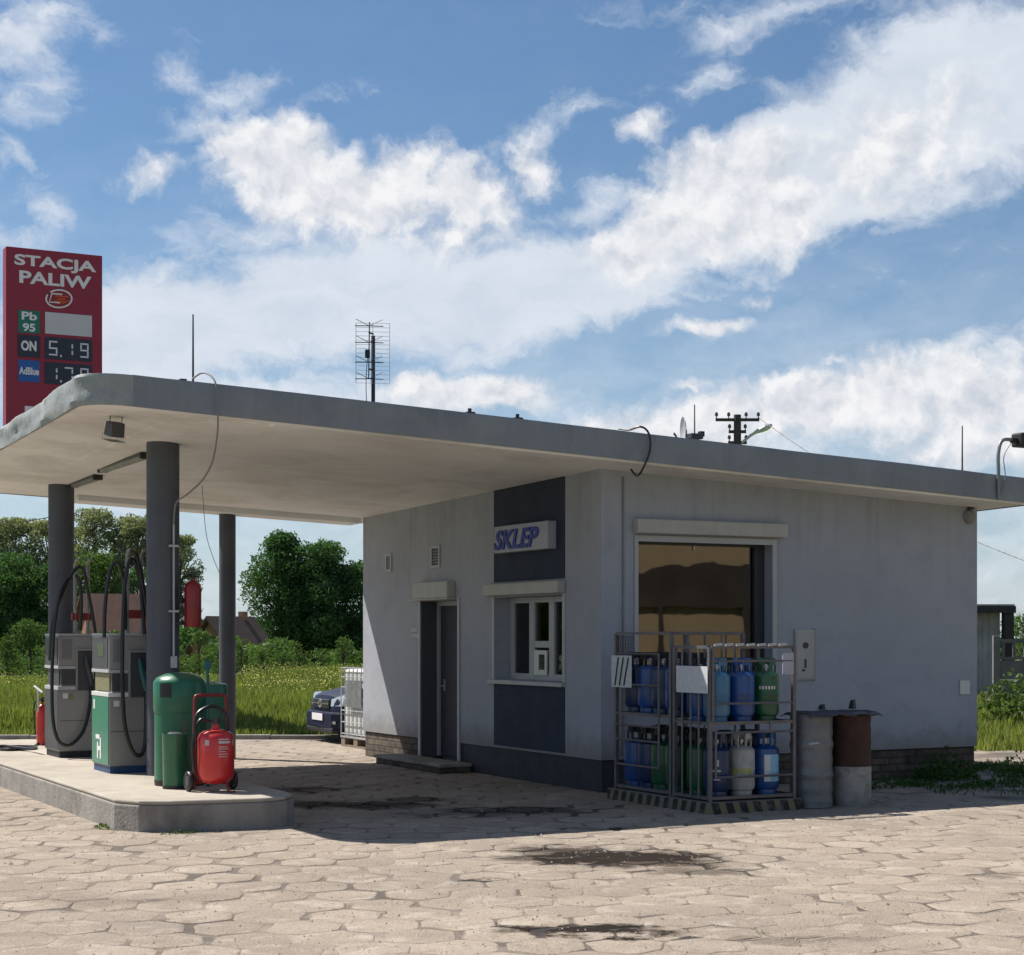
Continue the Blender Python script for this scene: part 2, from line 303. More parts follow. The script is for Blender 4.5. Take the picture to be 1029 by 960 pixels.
def stripe_mat():
    m = bpy.data.materials.new('hazard_stripes'); m.use_nodes = True; t = m.node_tree; n = NT(t); b = t.nodes['Principled BSDF']
    co = n.new('ShaderNodeTexCoord').outputs['Object']; x, y, z = n.sep(co)
    s = n.m('FRACT', n.m('MULTIPLY', n.m('ADD', n.m('ADD', x, y), n.m('MULTIPLY', z, .35)), 6.2))
    k = n.mr(s, .38, .52)
    w = n.noise(co, 12, 6, .7)
    yel = n.mix(n.mr(w, .42, .62), (.19, .175, .085), (.15, .145, .125))
    blk = n.mix(n.mr(w, .5, .68), (.025, .025, .025), (.12, .115, .10))
    c = n.mix(k, yel, blk)
    top = n.mr(z, .104, .107); c = n.mix(top, c, (.15, .14, .125))
    n.l.new(c, b.inputs['Base Color']); b.inputs['Roughness'].default_value = .9
    n.l.new(n.bump(n.noise(co, 40, 4), .6, .01), b.inputs['Normal']); return m
M['stripes'] = stripe_mat()
M['plinth_dark'] = mat('plinth_dark', (0.028, 0.030, 0.040), 0.7, var=.3, vscale=4, bump=.5, bscale=20, bdist=.01)
M['barrel'] = mat('barrel', (0.155, 0.165, 0.175), 0.5, metal=0.4, var=0.2, vscale=5, dirt=(0.07, 0.075, 0.085), dirt_amt=.6, dirt_scale=2.5, bump=.3, bscale=8, bdist=.02)
M['olive'] = mat('olive', (0.19, 0.175, 0.085), 0.5, var=.3, vscale=30)

def stain_shade_factor(n, co, lst):
    """worn-in oil stains, plus moist patches that also deepen the canopy shade, fixed on the ground (x, y, rx, ry, strength)"""
    acc = None
    wv = n.vm('ADD', co, n.vm('SCALE', n.vm('SUBTRACT', n.noise(co, 2.6, 6, .72, out=1), (.5, .5, .5)), scale=1.15))
    for (x, y, rx, ry, s) in lst:
        mp = n.new('ShaderNodeMapping', vector_type='TEXTURE'); n.put(mp.inputs[0], wv); mp.inputs[1].default_value = (x, y, 0); mp.inputs[3].default_value = (rx, ry, 50)
        f = n.mr(n.vm('LENGTH', mp.outputs[0], out=1), .45, 1.15, s, 0, True)
        acc = f if acc is None else n.m('MAXIMUM', acc, f)
    return acc
STAINS_AND_SHADE = [(.80, 13.45, .95, .55, 1.3), (.35, 13.9, .5, .3, .8), (1.15, 13.0, .5, .25, .8), (-1.7, 17.6, 1.1, .5, .8), (.0, 17.0, .9, .4, .7), (-2.6, 19.3, .8, .5, .6), (1.35, 12.6, .5, .22, .55), (.45, 10.1, .60, .28, 1.1), (-.15, 12.15, .14, .09, .7), (1.6, 9.8, .5, .15, .35), (3.4, 12.4, .22, .16, .4),
          (-2.6, 11.3, .8, .4, .2), (-3.6, 10.0, 1.0, .5, .22), (-1.0, 18.2, .5, .3, .6), (-.6, 16.6, .7, .25, .5), (.9, 15.4, .5, .12, .5)]  # the patches under the canopy also paint its shade darker
def paver_mat(name='paving_concrete', base=False):
    m = bpy.data.materials.new(name); m.use_nodes = True; t = m.node_tree; n = NT(t); b = t.nodes['Principled BSDF']
    co = n.new('ShaderNodeTexCoord').outputs['Object']
    g = n.new('ShaderNodeNewGeometry'); r = g.outputs['Random Per Island']
    c = n.mix(r, (.278, .228, .182), (.350, .290, .233))
    n1 = n.noise(co, .55, 6, .62); c = n.mix(n.mr(n1, .42, .62, 0, .6), c, (.215, .182, .152))
    n2 = n.noise(co, 5.5, 7, .7, .4); c = n.mix(n.mr(n2, .52, .66, 0, .7), c, (.215, .175, .142))
    n5 = n.noise(co, 3.1, 6, .65, .8); c = n.mix(n.mr(n5, .52, .66, 0, .5), c, (.48, .42, .355))
    n3 = n.noise(co, 62, 2, .6); c = n.mix(n.mr(n3, .60, .66, 0, .75), c, (.11, .088, .07)); c = n.mix(n.mr(n3, .30, .44, .55, 0), c, (.46, .41, .345))
    st = stain_shade_factor(n, co, STAINS_AND_SHADE); rim = n.new('ShaderNodeAttribute', attribute_name='rim').outputs['Fac']
    broad = n.mr(n.noise(co, .62, 5, .65), .44, .60, .0, .62)
    lv = n.m('ADD', broad, n.m('MULTIPLY', st, 1.3))
    e = n.mr(n.m('ADD', n.m('ADD', rim, n.m('MULTIPLY', n.m('SUBTRACT', n.noise(co, 14, 5, .7), .5), .9)), n.m('MULTIPLY', lv, .55)), .95, 1.35, 0, 1, True)
    c = n.mix(n.m('MULTIPLY', e, n.m('MINIMUM', lv, .96)), c, n.mix(n.m('MINIMUM', st, 1.0), (.115, .090, .070), (.020, .016, .014)))
    c = n.mix(n.m('MULTIPLY', st, n.mr(n2, .54, .70, 1.0, .75)), c, (.028, .022, .019))
    n.l.new(c, b.inputs['Base Color']); b.inputs['Roughness'].default_value = .92; n.l.new(n.mr(st, 0, .5, .22, .03), b.inputs['Specular IOR Level'])
    h = n.m('ADD', n.m('MULTIPLY', n.noise(co, 55, 5, .7), .6), n.noise(co, 9, 5, .65))
    n.l.new(n.bump(h, .9, .014), b.inputs['Normal']); return m
M['paver'] = paver_mat()
def joint_mat():
    m = bpy.data.materials.new('joint_sand'); m.use_nodes = True; t = m.node_tree; n = NT(t); b = t.nodes['Principled BSDF']
    co = n.new('ShaderNodeTexCoord').outputs['Object']
    c = n.mix(n.mr(n.noise(co, 1.4, 6, .65), .4, .62), (.13, .105, .085), (.32, .265, .215))
    c = n.mix(n.mr(n.noise(co, 4, 5, .65), .6, .72, 0, .5), c, (.07, .09, .035))
    c = n.mix(n.m('MULTIPLY', stain_shade_factor(n, co, [(a,b_,p*1.45,q_*1.7,1.0) for a,b_,p,q_,s_ in STAINS_AND_SHADE if s_>.4]), .97), c, (.012, .009, .008))
    cr = n.noise(co, .8, 3, .6); c = n.mix(n.mr(cr, .52, .6, 0, .7), c, (.06, .048, .038))
    n.l.new(c, b.inputs['Base Color']); b.inputs['Roughness'].default_value = .95
    n.l.new(n.bump(n.noise(co, 60, 5), .8, .01), b.inputs['Normal']); return m
M['joint'] = joint_mat()
M['soil'] = mat('soil', (0.22, 0.18, 0.135), 0.95, var=.25, vscale=1.2, dirt=(.12, .13, .05), dirt_amt=.6, dirt_scale=.8, bump=.6, bscale=30)
M['path'] = mat('path', (0.36, 0.30, 0.24), 0.95, var=.18, vscale=1.5, dirt=(.20, .19, .10), dirt_amt=.5, dirt_scale=1.1, bump=.6, bscale=40)
M['meadow'] = mat('meadow', (0.085, 0.13, 0.030), 0.95, var=.35, vscale=.25, dirt=(.19, .20, .06), dirt_amt=.6, dirt_scale=.06, bump=.8, bscale=5, bdist=.1)

# ------------------------------------------------------------------ mesh helpers
class MB:
    def __init__(s): s.v = []; s.f = []; s.sm = []
    def add(s, vs, fs, sm=False):
        o = len(s.v); s.v.extend([tuple(x) for x in vs]); s.f.extend([tuple(o+i for i in f) for f in fs]); s.sm.extend([sm]*len(fs)); return s
    def box(s, x0, x1, y0, y1, z0, z1):
        return s.add([(x0,y0,z0),(x1,y0,z0),(x1,y1,z0),(x0,y1,z0),(x0,y0,z1),(x1,y0,z1),(x1,y1,z1),(x0,y1,z1)],
                     [(0,3,2,1),(4,5,6,7),(0,1,5,4),(1,2,6,5),(2,3,7,6),(3,0,4,7)])
    def hexa(s, p):                 # eight corners, bottom ring then top ring
        return s.add(p, [(0,3,2,1),(4,5,6,7),(0,1,5,4),(1,2,6,5),(2,3,7,6),(3,0,4,7)])
    def prism(s, poly, z0, z1, zf=None):
        n = len(poly); vs = [(x,y,z0 if not callable(z0) else z0(x,y)) for x,y in poly] + [(x,y,z1 if not callable(z1) else z1(x,y)) for x,y in poly]
        return s.add(vs, [tuple(range(n-1,-1,-1)), tuple(range(n,2*n))] + [(i,(i+1)%n,n+(i+1)%n,n+i) for i in range(n)])
    def extr(s, poly, axis, a, b):  # poly in the other two axes, extruded along axis
        def mk(p, q, t): return {'x':(t,p,q),'y':(p,t,q),'z':(p,q,t)}[axis]
        n = len(poly); vs = [mk(p,q,a) for p,q in poly]+[mk(p,q,b) for p,q in poly]
        return s.add(vs, [tuple(range(n-1,-1,-1)), tuple(range(n,2*n))] + [(i,(i+1)%n,n+(i+1)%n,n+i) for i in range(n)])
    def tube(s, pts, r, n=8, cap=True):
        pts = [Vector(p) for p in pts]; rs = r if isinstance(r, (list, tuple)) else [r]*len(pts)
        rings = []; prev = None
        for i, p in enumerate(pts):
            d = (pts[min(i+1,len(pts)-1)] - pts[max(i-1,0)])
            if d.length < 1e-9: d = Vector((0,0,1))
            d.normalize()
            if prev is None:
                a = Vector((0,0,1)) if abs(d.z) < .9 else Vector((1,0,0)); x = d.cross(a).normalized()
            else:
                x = prev - d*prev.dot(d)
                if x.length < 1e-6: x = d.cross(Vector((0.3,.9,.1)))
                x.normalize()
            prev = x; y = d.cross(x)
            rings.append([p + (x*math.cos(2*PI*k/n) + y*math.sin(2*PI*k/n))*rs[i] for k in range(n)])
        vs = [v for rg in rings for v in rg]; fs = []
        for i in range(len(rings)-1):
            for k in range(n): fs.append((i*n+k, i*n+(k+1)%n, (i+1)*n+(k+1)%n, (i+1)*n+k))
        s.add(vs, fs, True)
        if cap: 
            o = len(s.v)-len(vs); s.f.append(tuple(o+k for k in range(n-1,-1,-1))); s.f.append(tuple(o+(len(rings)-1)*n+k for k in range(n))); s.sm += [False, False]
        return s
    def cyl(s, p0, p1, r, r2=None, n=24): return s.tube([p0, p1], [r, r if r2 is None else r2], n)
    def lathe(s, prof, c=(0,0,0), n=32, axis='z'):
        vs = []
        for r, h in prof:
            for k in range(n):
                a = 2*PI*k/n; x, y = r*math.cos(a), r*math.sin(a)
                vs.append({'z':(c[0]+x,c[1]+y,c[2]+h),'y':(c[0]+x,c[1]+h,c[2]+y),'x':(c[0]+h,c[1]+x,c[2]+y)}[axis])
        fs = []
        for i in range(len(prof)-1):
            for k in range(n): fs.append((i*n+k, i*n+(k+1)%n, (i+1)*n+(k+1)%n, (i+1)*n+k))
        s.add(vs, fs, True); o = len(s.v)-len(vs)
        if prof[0][0] > 1e-4: s.f.append(tuple(o+k for k in range(n-1,-1,-1))); s.sm.append(False)
        if prof[-1][0] > 1e-4: s.f.append(tuple(o+(len(prof)-1)*n+k for k in range(n))); s.sm.append(False)
        return s
    def torus(s, c, R, r, axis='z', n=28, m=8, a0=0, a1=2*PI):
        pts = []
        k = n if abs(a1-a0-2*PI) < 1e-6 else n
        for i in range(k+1):
            a = a0+(a1-a0)*i/k; x, y = R*math.cos(a), R*math.sin(a)
            pts.append({'z':(c[0]+x,c[1]+y,c[2]),'y':(c[0]+x,c[1],c[2]+y),'x':(c[0],c[1]+x,c[2]+y)}[axis])
        return s.tube(pts, r, m)
    def mesh(s, name):
        me = bpy.data.meshes.new(name); me.from_pydata(s.v, [], s.f); me.polygons.foreach_set('use_smooth', s.sm); me.update()
        import bmesh
        b = bmesh.new(); b.from_mesh(me); bmesh.ops.remove_doubles(b, verts=b.verts, dist=1e-6)
        bmesh.ops.recalc_face_normals(b, faces=b.faces); b.to_mesh(me); b.free()
        if any(s.sm):
            try: me.set_sharp_from_angle(angle=math.radians(38))
            except Exception: pass
        return me
    def build(s, name, m, parent=None, bevel=0.0, loc=None, rz=0.0, seg=2):
        o = bpy.data.objects.new(name, s.mesh(name)); COL.objects.link(o); o.data.materials.append(M[m] if isinstance(m, str) else m)
        if parent is not None: o.parent = parent
        if loc is not None: o.location = loc
        if rz: o.rotation_euler = (0, 0, rz)
        if bevel:
            bv = o.modifiers.new('bevel', 'BEVEL'); bv.width = bevel; bv.segments = seg; bv.limit_method = 'ANGLE'; bv.angle_limit = math.radians(40)
        return o
def spline(pts, n=10):
    P_ = [Vector(p) for p in pts]; P_ = [P_[0]*2-P_[1]] + P_ + [P_[-1]*2-P_[-2]]; out = []
    for i in range(1, len(P_)-2):
        for k in range(n):
            t = k/n; a, b, c, d = P_[i-1], P_[i], P_[i+1], P_[i+2]
            out.append(0.5*((2*b)+(c-a)*t+(2*a-5*b+4*c-d)*t*t+(3*b-a-3*c+d)*t**3))
    out.append(P_[-2]); return out
def tag(o, label=None, cat=None, group=None, kind=None):
    if label: o['label'] = label
    if cat: o['category'] = cat
    if group: o['group'] = group
    if kind: o['kind'] = kind
    return o
def thing(name, label, cat, loc=(0,0,0), rz=0.0, group=None):
    o = bpy.data.objects.new(name, None); COL.objects.link(o); o.location = loc; o.rotation_euler = (0,0,rz); o.empty_display_size = .2
    return tag(o, label, cat, group)
def sthing(name, label, cat, u, v, z=0.0, rz=0.0, group=None): return thing(name, label, cat, W(u,v,z), TH+rz, group)
def children(o): return [c for c in bpy.data.objects if c.parent == o]
def copy_tree(o, parent=None):
    c = o.copy(); COL.objects.link(c)
    if parent is not None: c.parent = parent
    for ch in children(o): copy_tree(ch, c)
    return c
def text(name, s, m, parent, x0, x1, z0, z1, y, depth=.004, bold=.0, shear=0.0, rz=0.0, loc=None):
    """flat lettering in the x-z plane facing -y, fitted into the given box"""
    cu = bpy.data.curves.new(name, 'FONT'); cu.body = s; cu.extrude = .02; cu.offset = bold; cu.shear = shear; cu.resolution_u = 4
    t = bpy.data.objects.new(name, cu); COL.objects.link(t)
    dg = bpy.context.evaluated_depsgraph_get(); dg.update()
    me = bpy.data.meshes.new_from_object(t.evaluated_get(dg)); bpy.data.objects.remove(t)
    n = len(me.vertices); a = np.empty(n*3); me.vertices.foreach_get('co', a); a = a.reshape(-1,3)
    mn, mx = a.min(0), a.max(0); b = np.empty_like(a)
    b[:,0] = x0+(a[:,0]-mn[0])/(mx[0]-mn[0])*(x1-x0); b[:,2] = z0+(a[:,1]-mn[1])/(mx[1]-mn[1])*(z1-z0); b[:,1] = y-(a[:,2]+.02)/.04*depth
    me.vertices.foreach_set('co', b.ravel()); me.update(); me.materials.clear(); me.materials.append(M[m])
    o = bpy.data.objects.new(name, me); COL.objects.link(o); o.parent = parent; o.rotation_euler = (0,0,rz)
    if loc is not None: o.location = loc
    return o
def raw_mesh(name, V, F, m, parent=None):
    """V (n,3) array, F (k,c) array of equal-sided faces"""
    me = bpy.data.meshes.new(name); nv, nf, c = len(V), len(F), F.shape[1]
    me.vertices.add(nv); me.vertices.foreach_set('co', np.ascontiguousarray(V, dtype=np.float32).ravel())
    me.loops.add(nf*c); me.loops.foreach_set('vertex_index', np.ascontiguousarray(F, dtype=np.int32).ravel())
    me.polygons.add(nf); me.polygons.foreach_set('loop_start', np.arange(0, nf*c, c, dtype=np.int32)); me.polygons.foreach_set('loop_total', np.full(nf, c, dtype=np.int32))
    me.update(calc_edges=True); me.validate()
    me.materials.append(M[m]); o = bpy.data.objects.new(name, me); COL.objects.link(o)
    if parent is not None: o.parent = parent
    return o
def leaves(name, C, size, m, parent=None, rng=RNG, flat=0.0):
    n = len(C); a = rng.normal(size=(n,3)); a[:,2] *= (1-flat); a /= np.linalg.norm(a,axis=1,keepdims=True)
    b = rng.normal(size=(n,3)); b -= a*(a*b).sum(1,keepdims=True); b /= np.linalg.norm(b,axis=1,keepdims=True)
    s = (size*rng.uniform(.6,1.3,n))[:,None]
    V = np.stack([C-a*s, C-b*s*.55, C+a*s, C+b*s*.55], 1).reshape(-1,3)
    return raw_mesh(name, V, np.arange(n*4).reshape(-1,4), m, parent)
# ================================================================== ground
def gridsheet(name, x0, x1, y0, y1, z, m):
    return tag(MB().add([(x0,y0,z),(x1,y0,z),(x1,y1,z),(x0,y1,z)], [(0,1,2,3)]).build(name, m), kind='structure')
gridsheet('terrain', -900, 900, -300, 1500, -.045, 'meadow')
gridsheet('forecourt_bed', -16, 9.5, -12, 28.9, -.0035, 'joint')
gridsheet('roadside_ground', 5.0, 24, 14.5, 30, -.012, 'soil')
MB().add([(-60,28.9,-.03),(60,28.9,-.03),(60,30.2,-.03),(-60,30.2,-.03)],[(0,1,2,3)]).build('verge','soil')['kind'] = 'structure'
gridsheet('path', -70, -7.5, 52, 54.5, -.02, 'path')
MB().add([(6.2,23.9,-.006),(30,23.2,-.006),(30,25.2,-.006),(6.2,25.6,-.006)],[(0,1,2,3)]).build('lane','path')['kind'] = 'structure'

def pavers():
    R = 0.252; ang = math.radians(3); ca, sa = math.cos(ang), math.sin(ang)
    w = R*math.sqrt(3); STR = 1.10; rows = []
    for j in range(-60, 130):
        for i in range(-60, 130):
            x = i*w + (w/2 if j % 2 else 0); y = j*1.5*R*STR; rows.append((x*ca-y*sa, x*sa+y*ca))
    C = np.array(rows); C[:,1] += 12
    dx, dy = C[:,0]-OX, C[:,1]-OY; u = dx*cT+dy*sT; v = -dx*sT+dy*cT
    keep = (C[:,0] > -11.5) & (C[:,0] < 7.6) & (C[:,1] > 3) & (C[:,1] < 28.8) & ~((u > .15) & (u < 5.2) & (v > .15) & (v < 6.5))
    keep &= ~((C[:,0] > 4.3) & (C[:,1] > 18.6-(C[:,0]-4.3)*.5)) & ~((u > -5.5) & (u < -4.25) & (v > -1.3))
    C = C[keep]; n = len(C); r = RNG
    a0 = ang + PI/6 + np.arange(6)*PI/3
    A_ = np.stack([a0-.14, a0+.14], 1).ravel(); k = len(A_)                 # twelve-sided: worn corners
    rad = np.full((n,k), R*.940) + r.normal(0, .0085, (n,k)) - (r.random((n,k)) < .10)*r.uniform(.01,.045,(n,k))
    rad -= np.abs(r.normal(0,.007,(n,1)))
    wx = .05*np.sin(C[:,:1]*1.3+C[:,1:]*.7)+.03*np.sin(C[:,1:]*2.1+C[:,:1]); wy = .06*np.sin(C[:,:1]*.9-C[:,1:]*.6)+.03*np.cos(C[:,:1]*2.3)
    cx = C[:,:1]+wx+r.normal(0,.007,(n,1)); cy = C[:,1:]+wy+r.normal(0,.008,(n,1))
    tilt = r.normal(0,.0022,(n,2)); hz = r.normal(0,.0010,(n,1)) + .0005*np.sin(C[:,:1]*.9+1)*np.cos(C[:,1:]*.7)
    def ring(f, z, tl=1):
        X = cx + rad*f*np.cos(A_); Y = cy + rad*f*np.sin(A_)*1.10
        Z = z + (hz + (X-cx)*tilt[:,:1] + (Y-cy)*tilt[:,1:])*tl
        return np.stack([X,Y,Z],2)
    ce = np.stack([cx[:,0], cy[:,0], hz[:,0]+.001],1)[:,None,:]
    V = np.concatenate([ring(1.0,-.05,0), ring(1.0,-.0045), ring(.975,-.0012), ring(.93,0.0), ring(.76,.0008)], 1)
    K = 5*k; F = []
    for q_ in range(4):
        for i in range(k): F.append((q_*k+i, q_*k+(i+1)%k, (q_+1)*k+(i+1)%k, (q_+1)*k+i))
    top = 4*k
    F.append((top,top+1,top+2,top+3)); F.append((top,top+3,top+4,top+11)); F.append((top+4,top+5,top+10,top+11)); F.append((top+5,top+6,top+9,top+10)); F.append((top+6,top+7,top+8,top+9))
    F = np.array(F); FF = (F[None]+(np.arange(n)*K)[:,None,None]).reshape(-1,4)
    o = raw_mesh('forecourt_paving', V.reshape(-1,3), FF, 'paver'); tag(o, kind='structure')
    at = o.data.attributes.new('rim', 'FLOAT', 'POINT'); at.data.foreach_set('value', np.tile(np.concatenate([np.full(k,1.0)]*3+[np.full(k,.80),np.full(k,.0)]), n).astype(np.float32))
pavers()

# small gravel and grit lying on the paving
def grit():
    r = RNG; n = 3500; Y = r.uniform(9, 20, n); X = r.uniform(-.32,.32,n)*Y
    s = r.uniform(.003,.011,n)*(1+(r.random(n)<.02)*1.2); base = np.array([(1,0,0),(-.5,.87,0),(-.5,-.87,0),(0,0,1.1)],float)
    V = base[None]*s[:,None,None]*r.uniform(.6,1.3,(n,4,1)) + np.stack([X,Y,np.full(n,.002)],1)[:,None,:]
    F = np.array([(0,1,3),(1,2,3),(2,0,3)]); FF = (F[None]+(np.arange(n)*4)[:,None,None]).reshape(-1,3)
    tag(raw_mesh('grit', V.reshape(-1,3), FF, 'stone_bits'), kind='stuff')
grit()
# kerb between the forecourt and the meadow
kb = MB()
for i in range(34):
    x = -24 + i*1.0
    kb.box(x, x+.985, 28.9+random.uniform(-.01,.01), 29.05, -.03, .07+random.uniform(-.01,.01))
tag(kb.build('kerb', 'concrete_side', bevel=.012), kind='structure')

# ================================================================== pump island
isl = [(-5.64,-1.15),(-5.50,-1.42),(-5.25,-1.55),(-4.45,-1.66),(-4.20,-1.60),(-4.06,-1.40),(-4.02,-1.1),(-4.02,7.9),(-4.2,8.2),(-5.4,8.2),(-5.64,7.9)]
t = sthing('pump_island', 'raised concrete island with rounded end carrying the fuel pumps and columns', 'pump island', 0, 0)
def ofs(poly, d):
    c = Vector((sum(p[0] for p in poly)/len(poly), sum(p[1] for p in poly)/len(poly))); out = []
    for x, y in poly: out.append((x-d*(1 if x > -4.8 else -1), y-d*(1 if y > 2 else -1)))
    return out
MB().prism(isl, -.04, .235).build('side', 'concrete_side', t, bevel=.02, seg=3)
MB().prism(ofs(isl,.006), .235, .272).build('top', 'concrete', t, bevel=.018, seg=3)

# ================================================================== station building
def zs(u, v): return 3.555 - .0455*(u+.27) - .019*(v+.8)         # underside of the roof
B = sthing('station_building', 'low grey rendered filling station building with a deep flat canopy on dark columns', 'building', 0, 0)
LU, LV, TW, ZP = 5.36, 6.70, .30, .355
def wseg(b, u0, u1, v0, v1, z0, z1=None):
    top = (lambda u, v: zs(u,v)+.02) if z1 is None else (lambda u, v: z1)
    b.hexa([(u0,v0,z0),(u1,v0,z0),(u1,v1,z0),(u0,v1,z0),(u0,v0,top(u0,v0)),(u1,v0,top(u1,v0)),(u1,v1,top(u1,v1)),(u0,v1,top(u0,v1))])
# side wall with service window and door (faces the pumps)
b = MB(); D0, D1, DZ = 3.56, 4.71, 2.17; S0, S1, SZ0, SZ1 = .85, 2.55, 1.18, 2.175
wseg(b, 0, TW, 0, S0, ZP); wseg(b, 0, TW, S0, S1, ZP, SZ0); wseg(b, 0, TW, S0, S1, SZ1); wseg(b, 0, TW, S1, D0, ZP)
wseg(b, 0, TW, D0, D1, DZ); wseg(b, 0, TW, D1, LV, ZP)
b.build('wall', 'stucco', B)
# front wall with shop window
b = MB(); F0, F1, FZ0, FZ1 = .43, 2.30, 1.02, 2.80
wseg(b, TW, F0, 0, TW, ZP); wseg(b, F0, F1, 0, TW, ZP, FZ0); wseg(b, F0, F1, 0, TW, FZ1); wseg(b, F1, LU, 0, TW, ZP)
b.build('wall', 'stucco', B)
b = MB(); wseg(b, LU-TW, LU, TW, LV, ZP); b.build('wall', 'stucco', B)
b = MB(); wseg(b, TW, LU-TW, LV-TW, LV, ZP); b.build('wall', 'stucco', B)
# plinth, recessed a little
g = .025; MB().box(g,TW-.001,g,D0,-.05,ZP).build('plinth','plinth_dark',B)
b = MB()
for (a0,a1,c0,c1) in ((g,TW,D1,LV-g),(TW,LU-g,g,TW),(LU-TW,LU-g,TW,LV-g),(TW,LU-TW,LV-TW,LV-g)): b.box(a0,a1,c0,c1,-.05,ZP)
b.build('plinth', 'plinth', B)
MB().box(TW+.002, LU-TW-.002, TW+.002, LV-TW-.002, .0, .14).build('floor_slab', 'interior', B)
MB().box(1.9, 1.98, 3.4, 6.3, .14, 3.1).build('inner_wall', 'interior', B)
MB().box(TW+.03, LU-TW-.05, 2.9, 2.98, .14, 3.05).build('partition', 'interior_warm', B)
# door step
t = sthing('door_step', 'worn concrete step with brick face below the side door', 'step', 0, 0)
MB().box(-.42, -.002, 3.2, 5.25, -.04, .075).build('riser', 'plinth', t, bevel=.01)
MB().box(-.45, -.002, 3.17, 5.28, .075, .118).build('tread', 'concrete_side', t, bevel=.012)
# roof slab ---------------------------------------------------------
UL, UR, VF, VB, RR = -5.80, 5.56, -.80, 7.35, .42
def arc(cx, cy, r, a0, a1, n): return [(cx+r*math.cos(a0+(a1-a0)*i/n), cy+r*math.sin(a0+(a1-a0)*i/n)) for i in range(n+1)]
outline = arc(UL+RR, VF+RR, RR, PI, 1.5*PI, 8) + arc(UR-.1, VF+.1, .1, 1.5*PI, 2*PI, 3) + arc(UR-.1, VB-.1, .1, 0, .5*PI, 3) + arc(UL+RR, VB-RR, RR, .5*PI, PI, 8)
def inset(p, d):
    n = len(p); out = []
    for i in range(n):
        a, c, e = Vector(p[i-1]), Vector(p[i]), Vector(p[(i+1)%n]); t1 = (c-a).normalized(); t2 = (e-c).normalized(); nn = (Vector((-t1.y,t1.x))+Vector((-t2.y,t2.x))).normalized()
        k = max(.5, nn.dot(Vector((-t1.y,t1.x)))); out.append(tuple(c+nn*d/k))
    return out
ins = inset(outline, .02)
n = len(ins); b = MB()
b.add([(x,y,zs(x,y)) for x,y in ins]+[(x,y,zs(x,y)+(.26 if x > UL+.6 else .17)) for x,y in ins], [tuple(range(n-1,-1,-1)), tuple(range(n,2*n))]+[(i,(i+1)%n,n+(i+1)%n,n+i) for i in range(n)])
roof = b.build('roof', 'soffit', B)
ins2 = inset(outline, .05); b = MB(); b.add([(x,y,zs(x,y)+(.262 if x > UL+.6 else .172)) for x,y in ins2], [tuple(range(n))]); b.build('roofing_felt', 'roofing', roof)
# sheet-metal flashing round the edge: dented, laid in overlapping lengths
from mathutils import noise as mnoise
def flash(name, m, sel, amp, parent):
    pts = []; L = 0
    for i in range(n):
        a, c = Vector(outline[i]), Vector(outline[(i+1)%n]); d = (c-a).length; k = max(1, int(d/.11))
        for j in range(k): pts.append((a+(c-a)*j/k, L+d*j/k))
        L += d
    m_ = len(pts); prof = [(-.012,-.004),(0.012,-.006),(.014,.05),(.012,.12),(.012,.19),(.016,.262),(.004,.292),(-.06,.300),(-.20,.285)]
    V, ok = [], []
    for i,(p,l) in enumerate(pts):
        a, c = pts[i-1][0], pts[(i+1)%m_][0]; t_ = (c-a).normalized(); nn = Vector((t_.y,-t_.x))
        left = max(0, min(1, (UL+.9-p.x)/.8)); am = amp*(1+2.0*left); lap = (l % 1.95)/1.95
        for q_,(o_,h) in enumerate(prof):
            w = 0 if q_ in (0,) else mnoise.fractal(Vector((l*1.15, h*7, 3.1)), 1.0, 2.2, 4)*am
            wz = mnoise.noise(Vector((l*.55, 9.1, h*2)))*am*.9
            x, y = p.x+nn.x*(o_+w+.007*lap), p.y+nn.y*(o_+w+.007*lap)
            V.append((x, y, zs(p.x,p.y)+h-(.018*max(0,min(p.y,4))*left*min(1,h/.2) if h > 0 else 0)+(wz if 0 < q_ else wz*.5)))
        ok.append(sel(p))
    K = len(prof); F = []
    for i in range(m_):
        j = (i+1)%m_
        if not ok[i]: continue
        for q_ in range(K-1): F.append((i*K+q_, j*K+q_, j*K+q_+1, i*K+q_+1))
    mb = MB(); mb.add(V, F, True); o = mb.build(name, m, parent); return o
flash('fascia', 'flashing', lambda p: p.x > UL+.34 or p.y > 6.9, .010, roof)
flash('fascia', 'flashing_sunlit', lambda p: not (p.x > UL+.34 or p.y > 6.9), .013, roof)
# shallow ribs on the underside of the canopy
def sloped(b, u0,u1,v0,v1,h): b.hexa([(u0,v0,zs(u0,v0)-h),(u1,v0,zs(u1,v0)-h),(u1,v1,zs(u1,v1)-h),(u0,v1,zs(u0,v1)-h),(u0,v0,zs(u0,v0)+.01),(u1,v0,zs(u1,v0)+.01),(u1,v1,zs(u1,v1)+.01),(u0,v1,zs(u0,v1)+.01)])
b = MB(); sloped(b, -4.05, -.004, 6.75, 7.18, .075); b.build('edge_beam', 'soffit', roof)
b = MB(); sloped(b, -4.9, -4.1, VF+.2, 6.9, .012); b.build('soffit_rib', 'soffit', roof)
b = MB(); sloped(b, -4.0, 5.4, VF+.05, VF+.24, .022); b.build('drip_edge', 'soffit', roof)
# columns
for (u,v,r_,zb) in ((-4.50,1.27,.168,.268),(-4.50,5.78,.160,.268),(-1.90,7.05,.115,-.02)):
    b = MB(); b.cyl((u,v,zb),(u,v,zs(u,v)+.01),r_,n=40); b.build('column', 'column', B)
# navy painted panels above and below the service window
MB().box(-.008, 0.001, .80, 2.56, .385, 1.128).build('painted_panel', 'navy', B)
b = MB(); wseg(b, -.008, .001, .80, 2.56, 2.36); b.build('painted_panel', 'navy', B)
